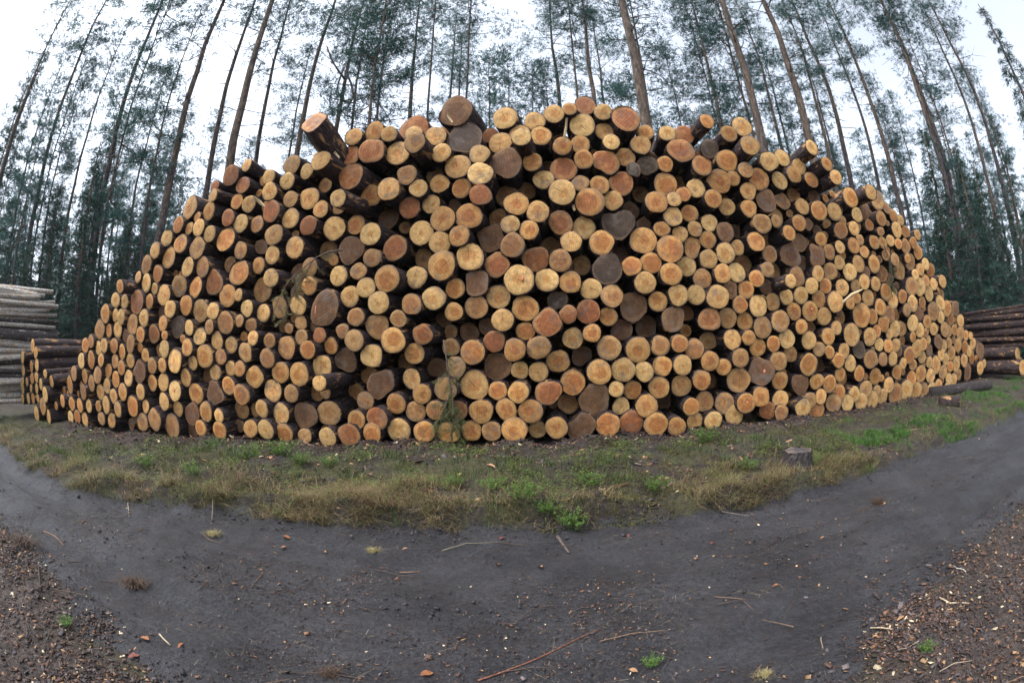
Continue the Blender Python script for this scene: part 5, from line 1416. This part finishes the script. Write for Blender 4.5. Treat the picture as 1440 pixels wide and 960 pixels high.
hanging_branch("drooping green spruce branch hanging over the lower logs, left of centre", [[(624, 478), (628, 505), (632, 535), (637, 565), (640, 598)], [(636, 545), (625, 575), (612, 600)], [(634, 550), (640, 585), (632, 618)]], 26, 0.10, (0.06, 0.065, 0.02), (0.16, 0.17, 0.06), 1, droop=1.6)
hanging_branch("bare spreading dead branch caught in the upper left logs", [[(482, 352), (462, 354), (445, 362), (425, 378), (405, 396), (392, 420), (382, 446)], [(440, 366), (425, 392), (414, 410)], [(420, 385), (408, 425), (398, 450)]], 14, 0.10, (0.10, 0.085, 0.03), (0.22, 0.18, 0.08), 2, droop=1.2)
hanging_branch("dark green spruce branch hanging in the right flank of the stack", [[(1243, 345), (1252, 368), (1255, 392), (1256, 408)]], 22, 0.09, (0.03, 0.05, 0.02), (0.07, 0.10, 0.03), 3, droop=1.6)

# torn strips of bark and wood sticking out of the stack
STRIPS = [([(797, 166), (796, 180), (793, 194), (797, 200)], 0.020, "pale torn strip of bark hanging from a top log, right of middle"), ([(1185, 425), (1198, 414), (1213, 407)], 0.032, "pale torn slat of wood sticking out of the right half"),
          ([(470, 214), (477, 222)], 0.030, "pale strip of torn wood below the steeply jutting log"), ([(632, 155), (630, 163), (636, 172)], 0.022, "pale splinters on the rim of the perched brown log"), ([(806, 288), (808, 296)], 0.02, "small pale splinter in the upper middle gap"), ([(357, 277), (366, 285), (372, 290)], 0.028, "loose strip of pale wood beside an upper left log")]
for k, (pxs, w, lab) in enumerate(STRIPS):
    pts = [on_face(a, c, -0.34 + 0.05 * i) for i, (a, c) in enumerate(pxs)]; base = pts[0]
    V = []; g = np.random.RandomState(k)
    for i, p in enumerate(pts):
        d = pts[min(i + 1, len(pts) - 1)] - pts[max(i - 1, 0)]; s = np.cross(d, [0, 1, 0]); s = s / np.linalg.norm(s) * w * g.uniform(0.5, 1.1)
        V += [p - base - s, p - base + s, p - base + s * 0.8 + np.array([0, 0.012, 0]), p - base - s * 0.8 + np.array([0, 0.012, 0])]
    n = len(pts); F = [(4 * i + q, 4 * i + (q + 1) % 4, 4 * i + 4 + (q + 1) % 4, 4 * i + 4 + q) for i in range(n - 1) for q in range(4)] + [(0, 1, 2, 3), (4 * n - 1, 4 * n - 2, 4 * n - 3, 4 * n - 4)]
    a = Acc(); a.add(V, F, pc=np.tile([0.50, 0.36, 0.20, 1], (len(V), 1)))
    o = link_mesh("bark_strip", a.mesh("bark_strip", M['chip'], ATT)); o.location = base; tag(o, lab, 'bark strip')

# ------------------------------------------------------------------ the damp air of the wood
def haze():
    W, z0, z1 = 1400.0, -2.5, 36.0
    V = [(-W, -W, z0), (W, -W, z0), (W, W, z0), (-W, W, z0), (-W, -W, z1), (W, -W, z1), (W, W, z1), (-W, W, z1)]
    F = [(0, 3, 2, 1), (4, 5, 6, 7), (0, 1, 5, 4), (1, 2, 6, 5), (2, 3, 7, 6), (3, 0, 4, 7)]
    m, nt, out = new_mat("damp_air")
    pv = nt.nodes.new('ShaderNodeVolumePrincipled'); pv.inputs['Color'].default_value = (0.86, 0.93, 1.0, 1); pv.inputs['Density'].default_value = 0.0004
    pv.inputs['Anisotropy'].default_value = 0.2
    nt.links.new(pv.outputs[0], out.inputs['Volume'])
    o = link_mesh("haze", make_mesh("haze", V, F, m)); tag(o, "thin damp haze between the trees", "haze", kind='stuff')
haze()
